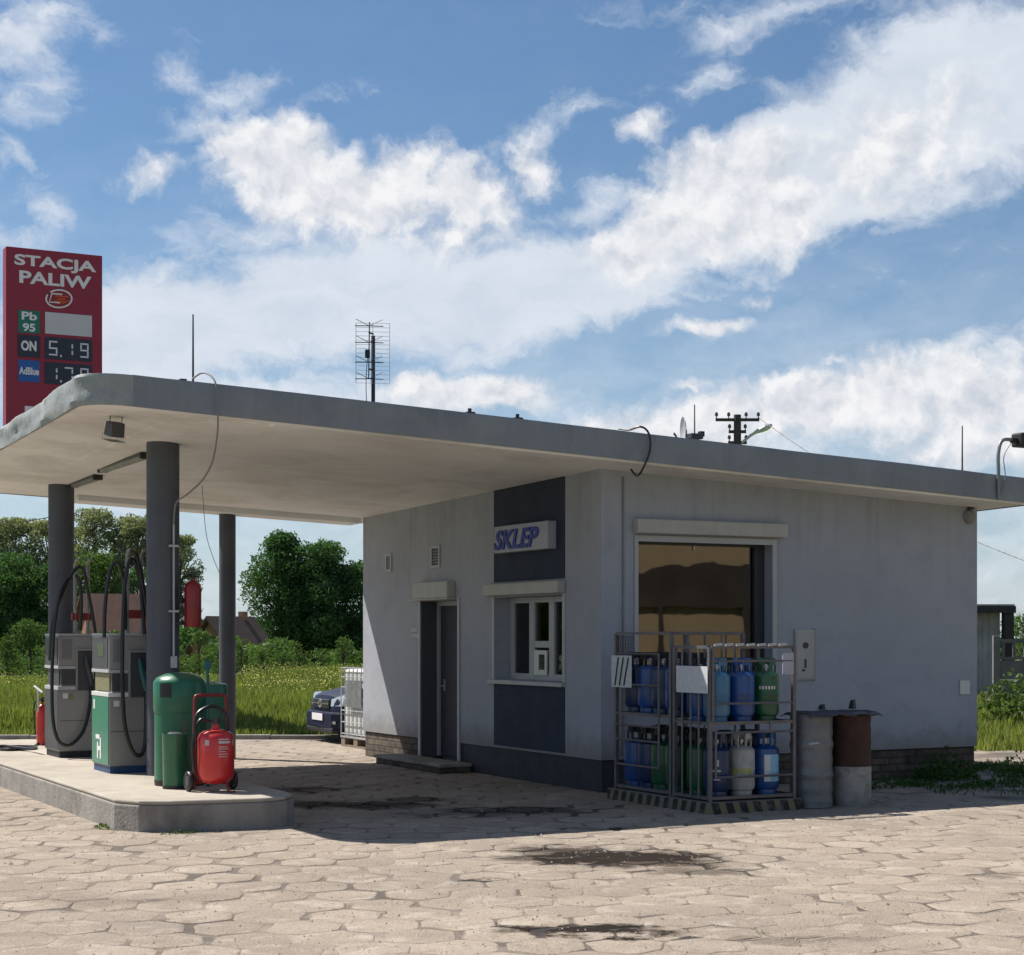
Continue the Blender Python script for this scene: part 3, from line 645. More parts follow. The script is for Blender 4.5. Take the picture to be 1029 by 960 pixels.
# service window ----------------------------------------------------
x0 = .20
w = MB(); fz0, fz1 = SZ0, SZ1
for (a,c_) in ((.85,.93),(2.44,2.55),(1.91,2.04),(1.42,1.55)): w.box(x0, x0+.07, a, c_, fz0, fz1)
for (a,c_) in ((fz0,fz0+.08),(fz1-.07,fz1)):
    w.box(x0+.002, x0+.068, .93, 1.42, a, c_); w.box(x0+.002, x0+.068, 1.55, 1.91, a, c_); w.box(x0+.002, x0+.068, 2.04, 2.44, a, c_)
w.box(x0+.002, x0+.068, 1.55, 1.91, 1.57, 1.65)
win = w.build('window', 'pvc', B, bevel=.006)
MB().box(x0+.03, x0+.04, .92, 2.48, fz0+.07, fz1-.06).build('pane', 'glass', win)
h = MB(); h.box(x0-.025, x0-.003, 1.56, 1.61, 1.245, 1.54); h.box(x0-.025, x0-.003, 1.76, 1.87, 1.245, 1.54); h.box(x0-.024, x0-.004, 1.61, 1.76, 1.245, 1.31); h.box(x0-.024, x0-.004, 1.61, 1.76, 1.49, 1.54)
hatch = h.build('hatch', 'white_paint', win, bevel=.004)
MB().box(x0-.014, x0-.010, 1.61, 1.76, 1.31, 1.49).build('hatch_pane', 'car_glass', win)
MB().box(-.055, .195, .80, 2.66, 1.130, 1.178).build('window_sill', 'pvc', B, bevel=.006)
MB().box(-.012, .003, .79, .85, 1.18, 2.19).build('guide_rail', 'pvc', B); MB().box(-.012, .003, 2.55, 2.61, 1.18, 2.19).build('guide_rail', 'pvc', B)
b = MB(); b.box(-.11, -.002, .79, 2.66, 2.195, 2.335); b.build('shutter_box', 'shutter', B, bevel=.012)
# things placed inside the service window
s = sthing('display_shelf', 'dim shelf of small goods standing behind the service window', 'shelf', .75, 1.55, .14)
b = MB()
for z in (.5,.95,1.3,1.62,1.95): b.box(-.12,.12,-.2,.95,z,z+.02)
b.box(-.13,.13,-.23,-.2,0,2.0); b.box(-.13,.13,.95,.98,0,2.0); b.build('rack', 'charcoal', s)
for k,(z,mm) in enumerate(((.97,'cyl_sky'),(1.32,'orange'),(1.32,'white'),(.97,'label_blue'),(1.64,'white_paint'),(1.64,'label_green'))):
    b = MB()
    for i in range(5): b.box(-.1,-.02, -.15+.18*k+.03*i*.9, -.15+.18*k+.03*i*.9+.022, z+.001, z+.10+.03*((i*7+k)%3))
    b.build('goods', mm, s)
t = sthing('glow_vest', 'added pale yellow vest standing for the glow inside the service window', 'vest', .43, 2.08, 1.46)  # vest made up to stand for the yellow glow in the window
b = MB(); b.extr([(-.11,-.2),(.11,-.2),(.12,.1),(.07,.2),(.03,.2),(0,.12),(-.03,.2),(-.07,.2),(-.12,.1)], 'x', -.01, .015); b.build('body', 'vest', t)
b = MB(); b.box(-.014,-.0105,-.112,.112,-.12,-.08); b.box(-.014,-.0105,-.115,.115,-.02,.02); b.build('reflective_band', 'white', t)
b = MB(); b.tube([(0,-.09,.2),(0,0,.26),(0,.09,.2)], .006, 6); b.build('hanger', 'black', t)
# door --------------------------------------------------------------
b = MB(); b.box(.001,.26, D1-.004,D1-.001,.12,DZ-.002); b.build('door_reveal','reveal',B)
x0 = .26
d = MB(); d.box(x0,x0+.05,D0,D1,.12,DZ); door = d.build('door', 'door_brown', B, bevel=.006)
fr = MB(); fr.box(x0-.03,x0-.002,D0,D0+.06,.12,DZ-.06); fr.box(x0-.03,x0-.002,D1-.07,D1-.005,.12,DZ-.06); fr.box(x0-.03,x0-.002,D0,D1-.005,DZ-.06,DZ-.002); fr.build('door_frame','pvc',door)
pn = MB(); pn.box(x0-.014,x0-.003,D0+.16,D0+.42,.28,2.0); pn.build('door_panel','charcoal',door,bevel=.005)
hd = MB(); hd.tube([(x0-.003,D0+.95,1.05),(x0-.05,D0+.95,1.05),(x0-.05,D0+.83,1.05)],.009,8); hd.box(x0-.012,x0-.002,D0+.93,D0+.97,.98,1.14); hd.build('door_handle','alu',door)
MB().box(-.022,.003,D0-.05,D0+.004,.12,DZ+.02).build('guide_rail','pvc',B,bevel=.004); MB().box(-.022,.003,D1-.004,D1+.05,.12,DZ+.02).build('guide_rail','pvc',B,bevel=.004)
b = MB(); b.box(-.12,-.002,3.66,4.72,2.20,2.41); b.box(-.13,-.002,3.64,4.88,2.175,2.199); b.build('shutter_box','shutter',B,bevel=.01)
# shop window in the front wall -------------------------------------
y0 = .18
w = MB(); w.box(F0,F0+.07,y0,y0+.07,FZ0,FZ1); w.box(F1-.13,F1,y0,y0+.07,FZ0,FZ1); w.box(F0+.07,F1-.13,y0+.002,y0+.068,FZ0,FZ0+.07); w.box(F0+.07,F1-.13,y0+.002,y0+.068,FZ1-.07,FZ1)
win = w.build('window','charcoal',B,bevel=.005)
MB().box(F0+.06,F1-.12,y0+.03,y0+.04,FZ0+.06,FZ1-.06).build('pane','glass_coated',win)
MB().box(F0+.9,F0+.915,y0+.012,y0+.028,FZ1-.12,FZ1-.06).build('latch','white_paint',win)
g = MB(); g.box(F0-.012,F0+.035,-.022,.003,FZ0,FZ1+.02); g.box(F1-.03,F1+.03,-.022,.003,FZ0,FZ1+.02); g.box(F0+.035,F1-.03,-.021,.002,FZ1-.05,FZ1+.02); g.build('guide_rail','pvc',B,bevel=.004)
MB().box(F0-.04,F1+.05,-.05,.175,FZ0-.04,FZ0-.002).build('window_sill','pvc',B)
b = MB(); b.box(.40,2.42,-.12,-.002,2.835,2.995); b.build('shutter_box','shutter',B,bevel=.014)
b = MB(); b.tube([(.275,-.012,.4),(.275,-.012,3.45)],.010,6); b.build('downpipe_cable','cable_grey',B)

# ---- small things fixed to the walls and canopy
def boxthing(name, label, cat, u0,u1,v0,v1,z0,z1, m, parts=(), bevel=.006, group=None):
    t = sthing(name, label, cat, (u0+u1)/2,(v0+v1)/2,z0, group=group); a,c_,hh = (u1-u0)/2,(v1-v0)/2,z1-z0
    MB().box(-a,a,-c_,c_,0,hh).build('casing', m, t, bevel=bevel); return t, a, c_, hh
t,a,c_,hh = boxthing('meter_box','pale recessed gas meter cabinet on the front wall right of the window','cabinet',2.585,2.86,-.03,-.002,1.20,1.785,'shutter')
MB().box(-a+.02,a-.02,-c_-.006,-c_+.001,.02,hh-.02).build('cabinet_door','shutter',t,bevel=.003)
b = MB(); b.lathe([(0,0),(.036,0),(.036,.012),(.0,.012)],(0,-c_-.019,.40),20,'y'); b.build('dial','charcoal',t)
b = MB(); b.box(-.015,.012,-c_-.012,-c_-.005,.14,.24); b.box(-.05,-.01,-c_-.010,-c_-.005,.10,.125); b.build('lock','charcoal',t)
MB().box(a,a+.012,-.001,.014,-.01,hh+.01).build('shadow_strip','charcoal',t)  # dark strip standing in for the shadow along the cabinet's right edge
t,a,c_,hh = boxthing('junction_plate','small square white cover plate low on the front wall by the corner','cover plate',5.075,5.235,-.016,-.002,.992,1.165,'white_paint')
b = MB(); b.lathe([(0,0),(.008,0),(.008,.004),(0,.004)],(0,-c_-.004,hh/2),10,'y'); b.build('screw','alu',t)
t = sthing('alarm_siren','round grey siren high on the front wall under the roof edge','siren',5.22,-.0,3.17)
b = MB(); b.lathe([(0.0,-.085),(.035,-.08),(.065,-.06),(.085,-.03),(.088,-.003)],(0,0,0),24,'y'); b.build('dome','stucco',t)
b = MB(); b.box(-.02,.05,-.05,-.003,.09,.14); b.build('bracket','charcoal',t)
for i,(v0,v1,z0,z1,lb) in enumerate(((5.66,5.86,2.60,2.845,'narrow pale framed vent high on the side wall nearest the far corner'),(4.10,4.37,2.60,2.885,'pale framed vent high on the side wall above the door'))):
    t = sthing('wall_vent', lb, 'vent', 0, (v0+v1)/2, z0, group='vents high on the side wall'); a = (v1-v0)/2; hh = z1-z0
    b = MB(); b.box(-.02,-.002,-a,-a+.03,0,hh); b.box(-.02,-.002,a-.03,a,0,hh); b.box(-.019,-.002,-a+.03,a-.03,0,.03); b.box(-.019,-.002,-a+.03,a-.03,hh-.03,hh); b.build('frame','pvc',t)
    b = MB()
    for k in range(6): b.box(-.012,-.003,-a+.03,a-.03,.035+k*(hh-.06)/6,.035+k*(hh-.06)/6+.022)
    b.build('slat','stucco' if i==0 else 'charcoal',t)
t = sthing('opening_hours_plate','tiny white plate on the side wall left of the door','plate',0,4.90,1.69)
MB().box(-.012,-.002,-.13,.13,0,.05).build('plate','pvc',t); MB().box(-.012,-.002,-.10,.13,.075,.125).build('plate','pvc',t)
# shop sign
t = sthing('shop_sign','white box sign with slanted blue SKLEP lettering above the service window','sign',0,0,0)
MB().box(-.13,-.010,.98,2.32,2.70,3.02).build('box','sign_white',t,bevel=.01)
text('lettering','SKLEP','sklep_blue',t,0,1.12,0,.235,0,.012,bold=.03,shear=.28,rz=-PI/2,loc=(-.131,2.30,2.735))
# ================================================================== canopy fittings
t = sthing('floodlight','wire-caged floodlight under the front corner of the canopy','floodlight',-5.35,-.12,zs(-5.35,-.12), rz=.25); t.scale=(.62,.62,.95); t.rotation_euler.x=.25
b = MB(); b.tube([(-.10,0,0),(-.10,0,-.07),(.10,0,-.07),(.10,0,0)],.008,6); b.build('bracket','black',t)
b = MB(); b.extr([(-.10,-.06),(.10,-.06),(.13,-.20),(-.13,-.20)],'x',-.11,.11); hb = b.build('housing','charcoal',t,bevel=.012)
b = MB(); b.box(-.10,.10,-.10,.10,-.206,-.202); b.build('lens','lamp_clear',hb)
b = MB()
for k in range(5):
    y = -.12+.06*k; b.tube([(-.13,y,-.18),(-.12,y,-.245),(.12,y,-.245),(.13,y,-.18)],.004,5)
for x in (-.12,0,.12): b.tube([(x,-.14,-.245),(x,.14,-.245)],.004,5)
b.build('wire_guard','cable_grey',t)
for (u,v,lb,hl) in ((-4.47,2.95,'long fluorescent lamp under the canopy beside the front column',.92),(-4.40,4.95,'long fluorescent lamp under the canopy beside the rear column',.62)):
    t = sthing('tube_lamp',lb,'ceiling lamp',u,v,zs(u,v)-.002,group='fluorescent lamps under the canopy')
    b = MB(); b.extr([(-.06,0),(.06,0),(.05,-.025),(-.05,-.025)],'y',-hl,hl); b.build('base','charcoal',t,bevel=.006)
    b = MB(); b.extr([(-.05,-.026),(.05,-.026),(.045,-.05),(.02,-.068),(-.02,-.068),(-.045,-.05)],'y',-hl+.05,hl-.05); b.build('diffuser','galv',t,bevel=.006)
    MB().box(-.058,.058,-hl-.01,-hl+.05,-.062,-.002).build('end_cap','black',t,bevel=.008); MB().box(-.058,.058,hl-.05,hl+.01,-.062,-.002).build('end_cap','black',t,bevel=.008)
# cables
def wire(name,label,pts,r,m='rubber',cat='cable'):
    t = sthing(name,label,cat,0,0); b = MB(); b.tube(spline(pts,10),r,6); b.build('wire',m,t); return t
def Lp(px,py,v):      # point on the plane v=const seen at a photo position -> (u, v, z)
    k=(px-CX)/FPX; ox,oy=OX-sT*v,OY+cT*v; u=(k*oy-ox)/(cT-k*sT); Z=oy+sT*u; return (u,v,CAMH+(HY-py)/FPX*Z)
p = [Lp(*a) for a in ((193,381,-.55),(203,375,-.62),(213,379,-.78),(218,392,-.86),(219,420,-.86))]
u0 = p[-1][0]
p += [Lp(*a) for a in ((218,440,-.7),(213,465,-.35),(203,483,.1),(188,497,.6),(177,506,.98))]+[(-4.44,1.085,2.85),(-4.44,1.085,2.7)]
wire('hanging_cable','thin grey cable drooping from the roof edge to the front column',p,.009,'cable_grey')
t = sthing('conduit','pale conduit with clips running down the front column','conduit',-4.44,1.085,0)
b = MB(); b.tube([(0,0,1.40),(0,0,2.85)],.011,8); b.build('pipe','pvc',t)
for z in (1.95,2.62): MB().box(-.05,.05,-.018,.03,z,z+.022).build('clip','pvc',t)
MB().box(-.03,.03,-.03,.03,1.38,1.50).build('socket','pvc',t,bevel=.005)
p = [Lp(*a) for a in ((622,431,-.55),(632,432,-.70),(644,429,-.84),(652,436,-.86),(653,453,-.86),(646,471,-.83),(640,478,-.7),(634,472,-.5))]
wire('cable_loop','dark cable looping over the roof edge above the shop window',p,.012)
p = [Lp(203,513,4.6),Lp(207,535,4.6),Lp(214,560,4.6),Lp(221,577,4.6)]; p[0]=(p[0][0],p[0][1],zs(p[0][0],p[0][1]))
wire('dangling_wire','very thin wire dangling from the canopy between the columns',p,.004,'cable_grey')
p = [(-5.6,5.6,zs(-5.6,5.6)),(-5.62,5.6,3.35),(-5.5,5.6,3.18),(-5.1,5.65,3.12),(-4.66,5.7,3.2)]
wire('drooping_wire','thin wire drooping from the canopy edge to the rear column',p,.005,'cable_grey')

# ================================================================== roof gear
def roofz(u,v): return zs(u,v)+.27
def rod(u,v,h,lb,arm=-1,z0=None):
    t = sthing('lightning_rod',lb,'lightning rod',u,v,max(roofz(u,v),z0 or 0),group='lightning rods on the roof')
    MB().box(-.09,.09,-.07,.07,-.02,.05).build('base_block','charcoal',t,bevel=.01)
    b = MB(); b.tube([(0,0,-.3 if z0 else .04),(0,0,h)],[.011,.007],6); b.build('rod','charcoal',t)
    b = MB(); b.tube([(0,0,.05),(arm*.10,0,.03),(arm*.10,0,.06)],.010,6); b.box(arm*.10-.03,arm*.10+.03,-.035,.035,.02,.085); b.build('clamp','black',t)
pr = Lp(194,380,-.5); rod(pr[0],-.5,.70,'thin lightning rod on the canopy edge over the pumps')
pr = Lp(967,472,-.45); rod(pr[0],-.45,.62,'thin lightning rod on the roof edge at the right end')
pr = Lp(698,440,2.2); rod(pr[0],2.2,.42,'short faint rod behind the satellite dish',1,pr[2])
# tv antenna
pa = Lp(375,402,3.2)
t = sthing('tv_antenna','grid television antenna on a mast above the canopy','antenna',pa[0],3.2,pa[2]-.06, rz=-.35)
S_ = 1.0
b = MB(); b.tube([(0,0,-.45),(.0,0,.84)],.024,8); b.build('mast','black',t)
b = MB(); b.tube([(-.06,-.10,.30),(-.05,-.10,.985)],.008,6)
for z in (.42,.86): b.tube([(-.055,-.10,z),(0,0,z)],.011,6)
b.build('boom','charcoal',t)
for i,z in enumerate((.30,.50,.74,.94)):
    b = MB()
    for s2 in (-1,1):
        b.tube([(-.055,-.11,z),(-.055+s2*.17,-.15,z-.01)],.006,5); b.tube([(-.055,-.11,z),(-.055+s2*.16,-.15,z+.07)],.004,5)
    b.build('dipole','black',t)
b = MB()
for i in range(15): b.tube([(-.21,-.02,.26+i*.052),(.20,-.02,.26+i*.052)],.0026,4)
for x in (-.21,.2,-.005): b.tube([(x,-.02,.26),(x,-.02,.99)],.0035,4)
b.build('reflector_grid','alu',t)
MB().box(-.105,-.045,-.14,-.09,.55,.65).build('amplifier','black',t,bevel=.01)
b = MB(); b.tube(spline([(-.075,-.12,.55),(-.09,-.08,.3),(-.08,-.05,.0),(-.04,-.03,-.08)],6),.005,5); b.build('lead','charcoal',t)
# dish
pd = Lp(688,441,2.0)
t = sthing('satellite_dish','small pale satellite dish seen edge-on on the roof','satellite dish',pd[0],2.0,pd[2]-.08, rz=math.radians(-103)); t.scale=(.5,.5,.8)
b = MB(); b.lathe([(0,0.045),(.08,.038),(.15,.012),(.20,-.03),(.205,-.032),(.15,.004),(.08,.03),(0,.037)],(0,-.02,.24),28,'y'); b.build('dish','dish',t)
b = MB(); b.tube([(0,.03,-.4),(0,.05,.24)],.016,8); b.build('mast','charcoal',t)
b = MB(); b.tube([(0,-.03,.04),(0,-.24,.14)],.008,6); b.build('feed_arm','charcoal',t)
b = MB(); b.cyl((0,-.22,.13),(0,-.29,.18),.022,n=12); b.build('feed_horn','charcoal',t)
# two little floodlight-like clamps along the middle of the roof edge
for (px,lb) in ((472,'small black clamp on the roof edge left of its neighbour'),(520,'small black clamp on the roof edge right of its neighbour')):
    pp = Lp(px,420,-.6); t = sthing('roof_clamp',lb,'clamp',pp[0],-.6,roofz(pp[0],-.6)+.02,group='black clamps on the roof edge')
    MB().box(-.05,.05,-.04,.04,-.02,.05).build('block','black',t,bevel=.01); b = MB(); b.tube([(0,0,.04),(0,0,.085)],.02,8); b.build('bolt','black',t)
# lamp pole on the right end of the roof
pp = Lp(1003,500,-.83); uq = pp[0]
t = sthing('gooseneck_lamp','black lamp on a bent grey pipe at the right end of the roof','lamp',uq,-.84,zs(uq,-.84)+.01)
z1 = Lp(1002,455,-.84)[2]-t.location.z; x1 = Lp(1020,441,-.84)[0]-uq; z2 = Lp(1010,442,-.84)[2]-t.location.z
b = MB(); b.tube(spline([(0,0,-.02),(-.005,0,z1*.6),(-.005,0,z1),(.06,0,z2-.01),(x1,0,z2+.005)],8),.022,10); b.build('pipe','galv',t)
b = MB(); b.tube([(x1-.06,0,z2),(x1+.03,0,z2)],.034,10); b.build('collar','black',t)
MB().box(x1+.02,x1+.24,-.09,.09,z2-.075,z2+.09).build('housing','black',t,bevel=.02)
b = MB(); b.tube(spline([(x1-.05,0,z2-.02),(.08,0,z2-.2),(.10,0,.25),(.02,0,.02)],6),.006,5); b.build('lead','cable_grey',t)

# ================================================================== price sign
zt = 8.88; sl = PX(6,32.0); r0 = math.atan2(sT,cT)
t = thing('price_sign','tall red price board reading STACJA PALIW behind the canopy','sign',(sl.x,32.0,0),TH)
WS, HS, TZ = 1.78, 4.1, .30
MB().box(0,WS,0,TZ,zt-HS,zt).build('panel','sign_red',t,bevel=.015)
b = MB(); b.box(.86,1.14,.03,.27,-.05,zt-HS+.0); b.build('pole','column',t,bevel=.01)
MB().box(.5,1.5,-.2,.5,-.05,.12).build('footing','concrete_side',t)
def dz(a): return zt-a
text('lettering','STACJA','white',t,.15,1.66,dz(.385),dz(.125),-.001,.01,bold=.03)
text('lettering','PALIW','white',t,.24,1.57,dz(.655),dz(.42),-.001,.01,bold=.03)
# emblem: open ring with a squared letter form and orange strokes
cx_, cz_ = .965, dz(.885); b = MB()
pts = [(cx_+.235*math.cos(a)+.03*math.sin(a), -.008, cz_+.165*math.sin(a)) for a in [math.radians(x) for x in range(-200,150,10)]]
b.tube(pts,.017,6); b.build('emblem_ring','white',t)
b = MB(); b.tube([(cx_+.06,-.010,cz_+.085),(cx_-.13,-.010,cz_+.085),(cx_-.18,-.010,cz_-.075),(cx_+.02,-.010,cz_-.075)],.016,6); b.build('emblem_letter','white',t)
b = MB(); b.tube([(cx_+.17,-.012,cz_+.05),(cx_-.06,-.012,cz_+.05),(cx_-.09,-.012,cz_-.045),(cx_+.10,-.012,cz_-.045),(cx_+.115,-.012,cz_+.0),(cx_-.04,-.012,cz_+.0)],.017,6); b.tube([(cx_+.06,-.012,cz_-.08),(cx_+.19,-.012,cz_-.02)],.014,6); b.build('emblem_letter','orange',t)
def plate(x0,x1,d0,d1,m,name='plate'): return MB().box(x0,x1,-.012,.001,dz(d1),dz(d0)).build(name,m,t)
plate(.22,.61,1.15,1.57,'label_green'); plate(.71,1.58,1.15,1.55,'blank_grey','blank_display'); plate(.21,.62,1.61,2.01,'label_black'); plate(.70,1.58,1.61,2.02,'label_black','display'); plate(.22,.61,2.07,2.47,'label_blue'); plate(.70,1.58,2.08,2.48,'label_black','display')
plate(.34,.68,2.92,3.3,'white','white_plate')
text('lettering','Pb','white',t,.28,.56,dz(1.33),dz(1.18),-.0125,.006,bold=.03); text('lettering','95','white',t,.30,.53,dz(1.54),dz(1.39),-.0125,.006,bold=.03)
text('lettering','ON','white',t,.27,.55,dz(1.90),dz(1.71),-.0125,.006,bold=.04); text('lettering','AdBlue','white',t,.235,.595,dz(2.34),dz(2.20),-.0125,.006,bold=.03)
text('lettering','O','label_black',t,.42,.60,dz(3.24),dz(2.98),-.0125,.006,bold=.03)
SEG = {'5':'afgcd','1':'bc','9':'abcdfg','7':'abc','8':'abcdefg'}
def digit(ch,x,z,w_,h_,b):
    th_=.028; m_=h_/2
    S={'a':(x,x+w_,z+h_-th_,z+h_),'g':(x,x+w_,z+m_-th_/2,z+m_+th_/2),'d':(x,x+w_,z,z+th_),'f':(x,x+th_,z+m_+.02,z+h_-.035),'b':(x+w_-th_,x+w_,z+m_+.02,z+h_-.035),'e':(x,x+th_,z+.035,z+m_-.02),'c':(x+w_-th_,x+w_,z+.035,z+m_-.02)}
    for s_ in SEG[ch]: a0,a1,c0,c1=S[s_]; b.box(a0,a1,-.018,-.0125,c0,c1)
for (txt,zz) in (('519',dz(1.95)),('179',dz(2.42))):
    for i,ch in enumerate(txt):
        b = MB(); digit(ch,.78+i*.29,zz,.155,.27,b)
        if i==0: b.box(.985,1.015,-.018,-.0125,zz-.02,zz+.02)
        b.build('digit','led',t)

# ================================================================== fuel pumps
def pump(label,u,v,z,left_m,side_m,lower_left,logo):
    t = sthing('fuel_pump',label,'fuel pump',u,v,z,group='fuel pumps on the island'); W_,L_=.50,.70
    MB().box(.015,W_-.015,.015,L_-.015,0,.075).build('base','blue_base' if logo else 'black',t)
    cab=MB().box(0,W_,0,L_,.075,.80).build('cabinet',side_m,t,bevel=.012)
    for x0_,x1_ in ((-.006,.001),(W_-.001,W_+.006)): MB().box(x0_,x1_,.012,L_-.012,.09,.795).build('front_panel',lower_left,cab,bevel=.002)
    MB().box(-.008,W_+.008,-.004,L_+.004,.80,.845).build('trim_band','white_paint' if logo else 'pvc',t,bevel=.004)
    MB().box(.035,W_-.035,.004,L_-.004,.845,1.05).build('waist','pump_mid',t)
    for s_,(x0_,x1_) in enumerate(((.018,.034),(W_-.034,W_-.018))): MB().box(x0_,x1_,.06,L_-.06,.86,1.04).build('keypad','olive' if logo else 'charcoal',t)
    MB().box(-.006,W_+.006,-.003,L_+.003,1.05,1.085).build('trim_band','pvc',t,bevel=.004)
    hd=MB().box(0,W_,0,L_,1.085,1.44).build('head',side_m,t,bevel=.012)
    for x0_,x1_ in ((-.008,.001),(W_-.001,W_+.008)):
        sc=MB().box(x0_,x1_,.03,L_-.03,1.10,1.42).build('display_face',left_m,hd,bevel=.002)
    MB().box(-.011,-.0075,.18,.42,1.22,1.36).build('screen','car_glass',hd)
    MB().box(-.004,W_+.004,-.002,L_+.002,1.44,1.465).build('cap','pvc',t,bevel=.004)
    # end face (towards the forecourt): dark strip, nozzle recess
    MB().box(.03,.20,-.006,.0005,.86,1.04).build('service_hatch','charcoal',t)
    MB().box(.215,.45,-.022,.0005,.80,1.26).build('holster','charcoal',t,bevel=.01)
    b=MB(); b.box(.20,.222,-.028,.0005,.78,1.28); b.box(.442,.464,-.028,.0005,.78,1.28); b.box(.222,.442,-.027,.0005,1.262,1.285); b.build('holster_frame','pump_grey',t,bevel=.003)
    nz=MB(); nz.tube([(.31,-.05,1.20),(.33,-.055,1.08),(.36,-.06,.96),(.375,-.06,.86)],[.018,.032,.034,.02],10); nz.tube(spline([(.33,-.05,1.10),(.40,-.05,1.06),(.41,-.05,.95),(.38,-.05,.92)],5),.008,6)
    nz.build('nozzle','teal' if logo else 'charcoal',t)
    MB().box(.375,.40,-.066,-.05,.93,1.06).build('nozzle_grip','white_paint',t,bevel=.004)
    MB().box(.04,.16,-.004,.0005,1.16,1.40).build('notice','pump_mid',hd); MB().box(.05,.11,-.0035,.0008,.70,.76).build('sticker','white_paint',cab); MB().box(.12,.17,-.0035,.0008,.69,.76).build('sticker','olive',cab); MB().box(.02,.48,-.0035,.0008,.435,.441).build('seam','charcoal',cab)
    MB().box(.43,.46,-.005,.0008,.40,.47).build('lock','charcoal',cab)
    for x in (.21,.36):
        b=MB(); b.tube([(x,.06,1.45),(x,.06,2.30)],.021,8); b.tube([(x,.06,2.27),(x,-.0,2.33),(x,-.06,2.34)],.018,8); b.build('hose_mast','pump_grey',t)
    MB().box(.17,.40,.04,.10,1.62,1.71).build('mast_bracket','red_dull',t,bevel=.01)
    def hose(p): 
        b=MB(); b.tube(spline(p,9),.021,8); b.build('hose','rubber',t)
    if logo:
        hose([(.375,-.06,.84),(.37,-.08,.55),(.345,-.11,.27),(.28,-.13,.19),(.20,-.13,.27),(.13,-.12,.55),(.11,-.11,1.1),(.125,-.10,1.75),(.16,-.09,2.10),(.225,-.07,2.24),(.30,-.07,2.05),(.33,-.08,1.75),(.36,-.06,1.45)])
        hose([(-.045,.02,1.42),(-.04,0,1.75),(.0,-.02,2.08),(.06,-.04,2.20),(.12,-.04,2.12),(.16,-.03,1.85),(.17,-.01,1.5)])
        hose([(.21,-.06,2.33),(.27,-.08,2.27),(.33,-.09,2.0),(.40,-.09,1.5),(.44,-.08,1.1),(.46,-.03,.80)])
    else:
        hose([(.37,-.06,.84),(.35,-.08,.62),(.27,-.11,.33),(.12,-.13,.17),(-.02,-.13,.20),(-.09,-.12,.45),(-.10,-.11,.95),(-.075,-.10,1.5),(-.01,-.09,1.90),(.08,-.07,2.10),(.15,-.06,2.12)])
        hose([(-.10,.0,1.15),(-.07,-.02,1.6),(.06,-.05,2.0),(.18,-.07,2.22),(.27,-.08,2.22),(.33,-.09,1.95),(.41,-.09,1.5),(.45,-.08,1.1),(.47,-.04,.90)])
        hose([(.19,-.07,2.16),(.235,-.08,2.05),(.25,-.08,1.8),(.24,-.06,1.5)])
    if logo:
        b=MB(); 
        # white mark low on the green panel, on the lane side
        b.box(-.0085,-.0060,.30,.345,.14,.36); b.box(-.0085,-.0060,.345,.42,.225,.27); b.box(-.0085,-.0060,.42,.465,.14,.31); b.box(-.0085,-.0060,.36,.52,.345,.39); b.build('logo_mark','white',cab)
        b=MB(); b.box(-.0085,-.0060,.55,.62,.66,.76); b.build('label','white_paint',cab)
    return t
p2 = pump('grey fuel pump with a bright green lower panel nearest the bins',-4.96,1.66,.272,'charcoal','pump_grey','pump_green',True)
p1 = pump('grey and charcoal fuel pump farther back on the island',-4.88,4.28,.272,'charcoal','pump_grey','charcoal',False)
# small red extinguisher and floor hose beside the rear pump
def extinguisher(name,label,cat,loc,h=.50,r=.075,rz=0,m='red'):
    t=sthing(name,label,cat,*loc,rz=rz)
    b=MB(); b.lathe([(r*.9,0),(r,.02),(r,h*.80),(r*.86,h*.88),(r*.5,h*.94),(r*.28,h*.96),(r*.28,h)],(0,0,0),24); b.build('tank',m,t)
    b=MB(); b.cyl((0,0,h),(0,0,h+.05),r*.22,n=10); b.extr([(-.02,h+.05),(.09,h+.065),(.09,h+.078),(-.02,h+.068)],'y',-.012,.012); b.extr([(-.02,h+.025),(.07,h+.01),(.07,h+.02),(-.02,h+.04)],'y',-.012,.012); b.build('valve','black',t)
    b=MB(); b.tube(spline([(-.02,0,h+.04),(-r-.03,0,h-.02),(-r-.03,-.01,h*.5),(-r-.015,-.01,h*.25)],6),.010,6); b.build('hose','rubber',t)
    return t
extinguisher('fire_extinguisher','small red extinguisher with pale hose standing beside the rear pump','fire extinguisher',(-4.50,6.85,.272),.56,.075)
t=wire('floor_hose','black hose coiled on the island floor beside the rear pump',[(-5.35,6.3,.29),(-5.1,6.5,.29),(-4.75,6.35,.29),(-4.8,5.95,.29),(-5.1,5.8,.29),(-5.3,5.95,.30),(-5.15,6.1,.32),(-4.95,5.6,.31),(-4.95,5.02,.40)],.02,cat='hose')
t=wire('pale_hose','pale hose hanging beside the rear pump down to the small extinguisher',[(-4.9,5.02,1.02),(-4.85,5.7,1.08),(-4.64,6.5,1.0),(-4.57,6.78,.80),(-4.54,6.85,.55)],.014,'pvc',cat='hose')
# extinguisher hanging on the front column
t=extinguisher('fire_extinguisher','slim red fire extinguisher hanging high on the front column','fire extinguisher',(-4.235,1.10,1.80),.50,.088,m='red_deep')
b=MB(); b.box(-.15,.02,.05,.09,.25,.30); b.box(-.15,.02,.05,.09,.02,.06); b.build('wall_bracket','charcoal',t)
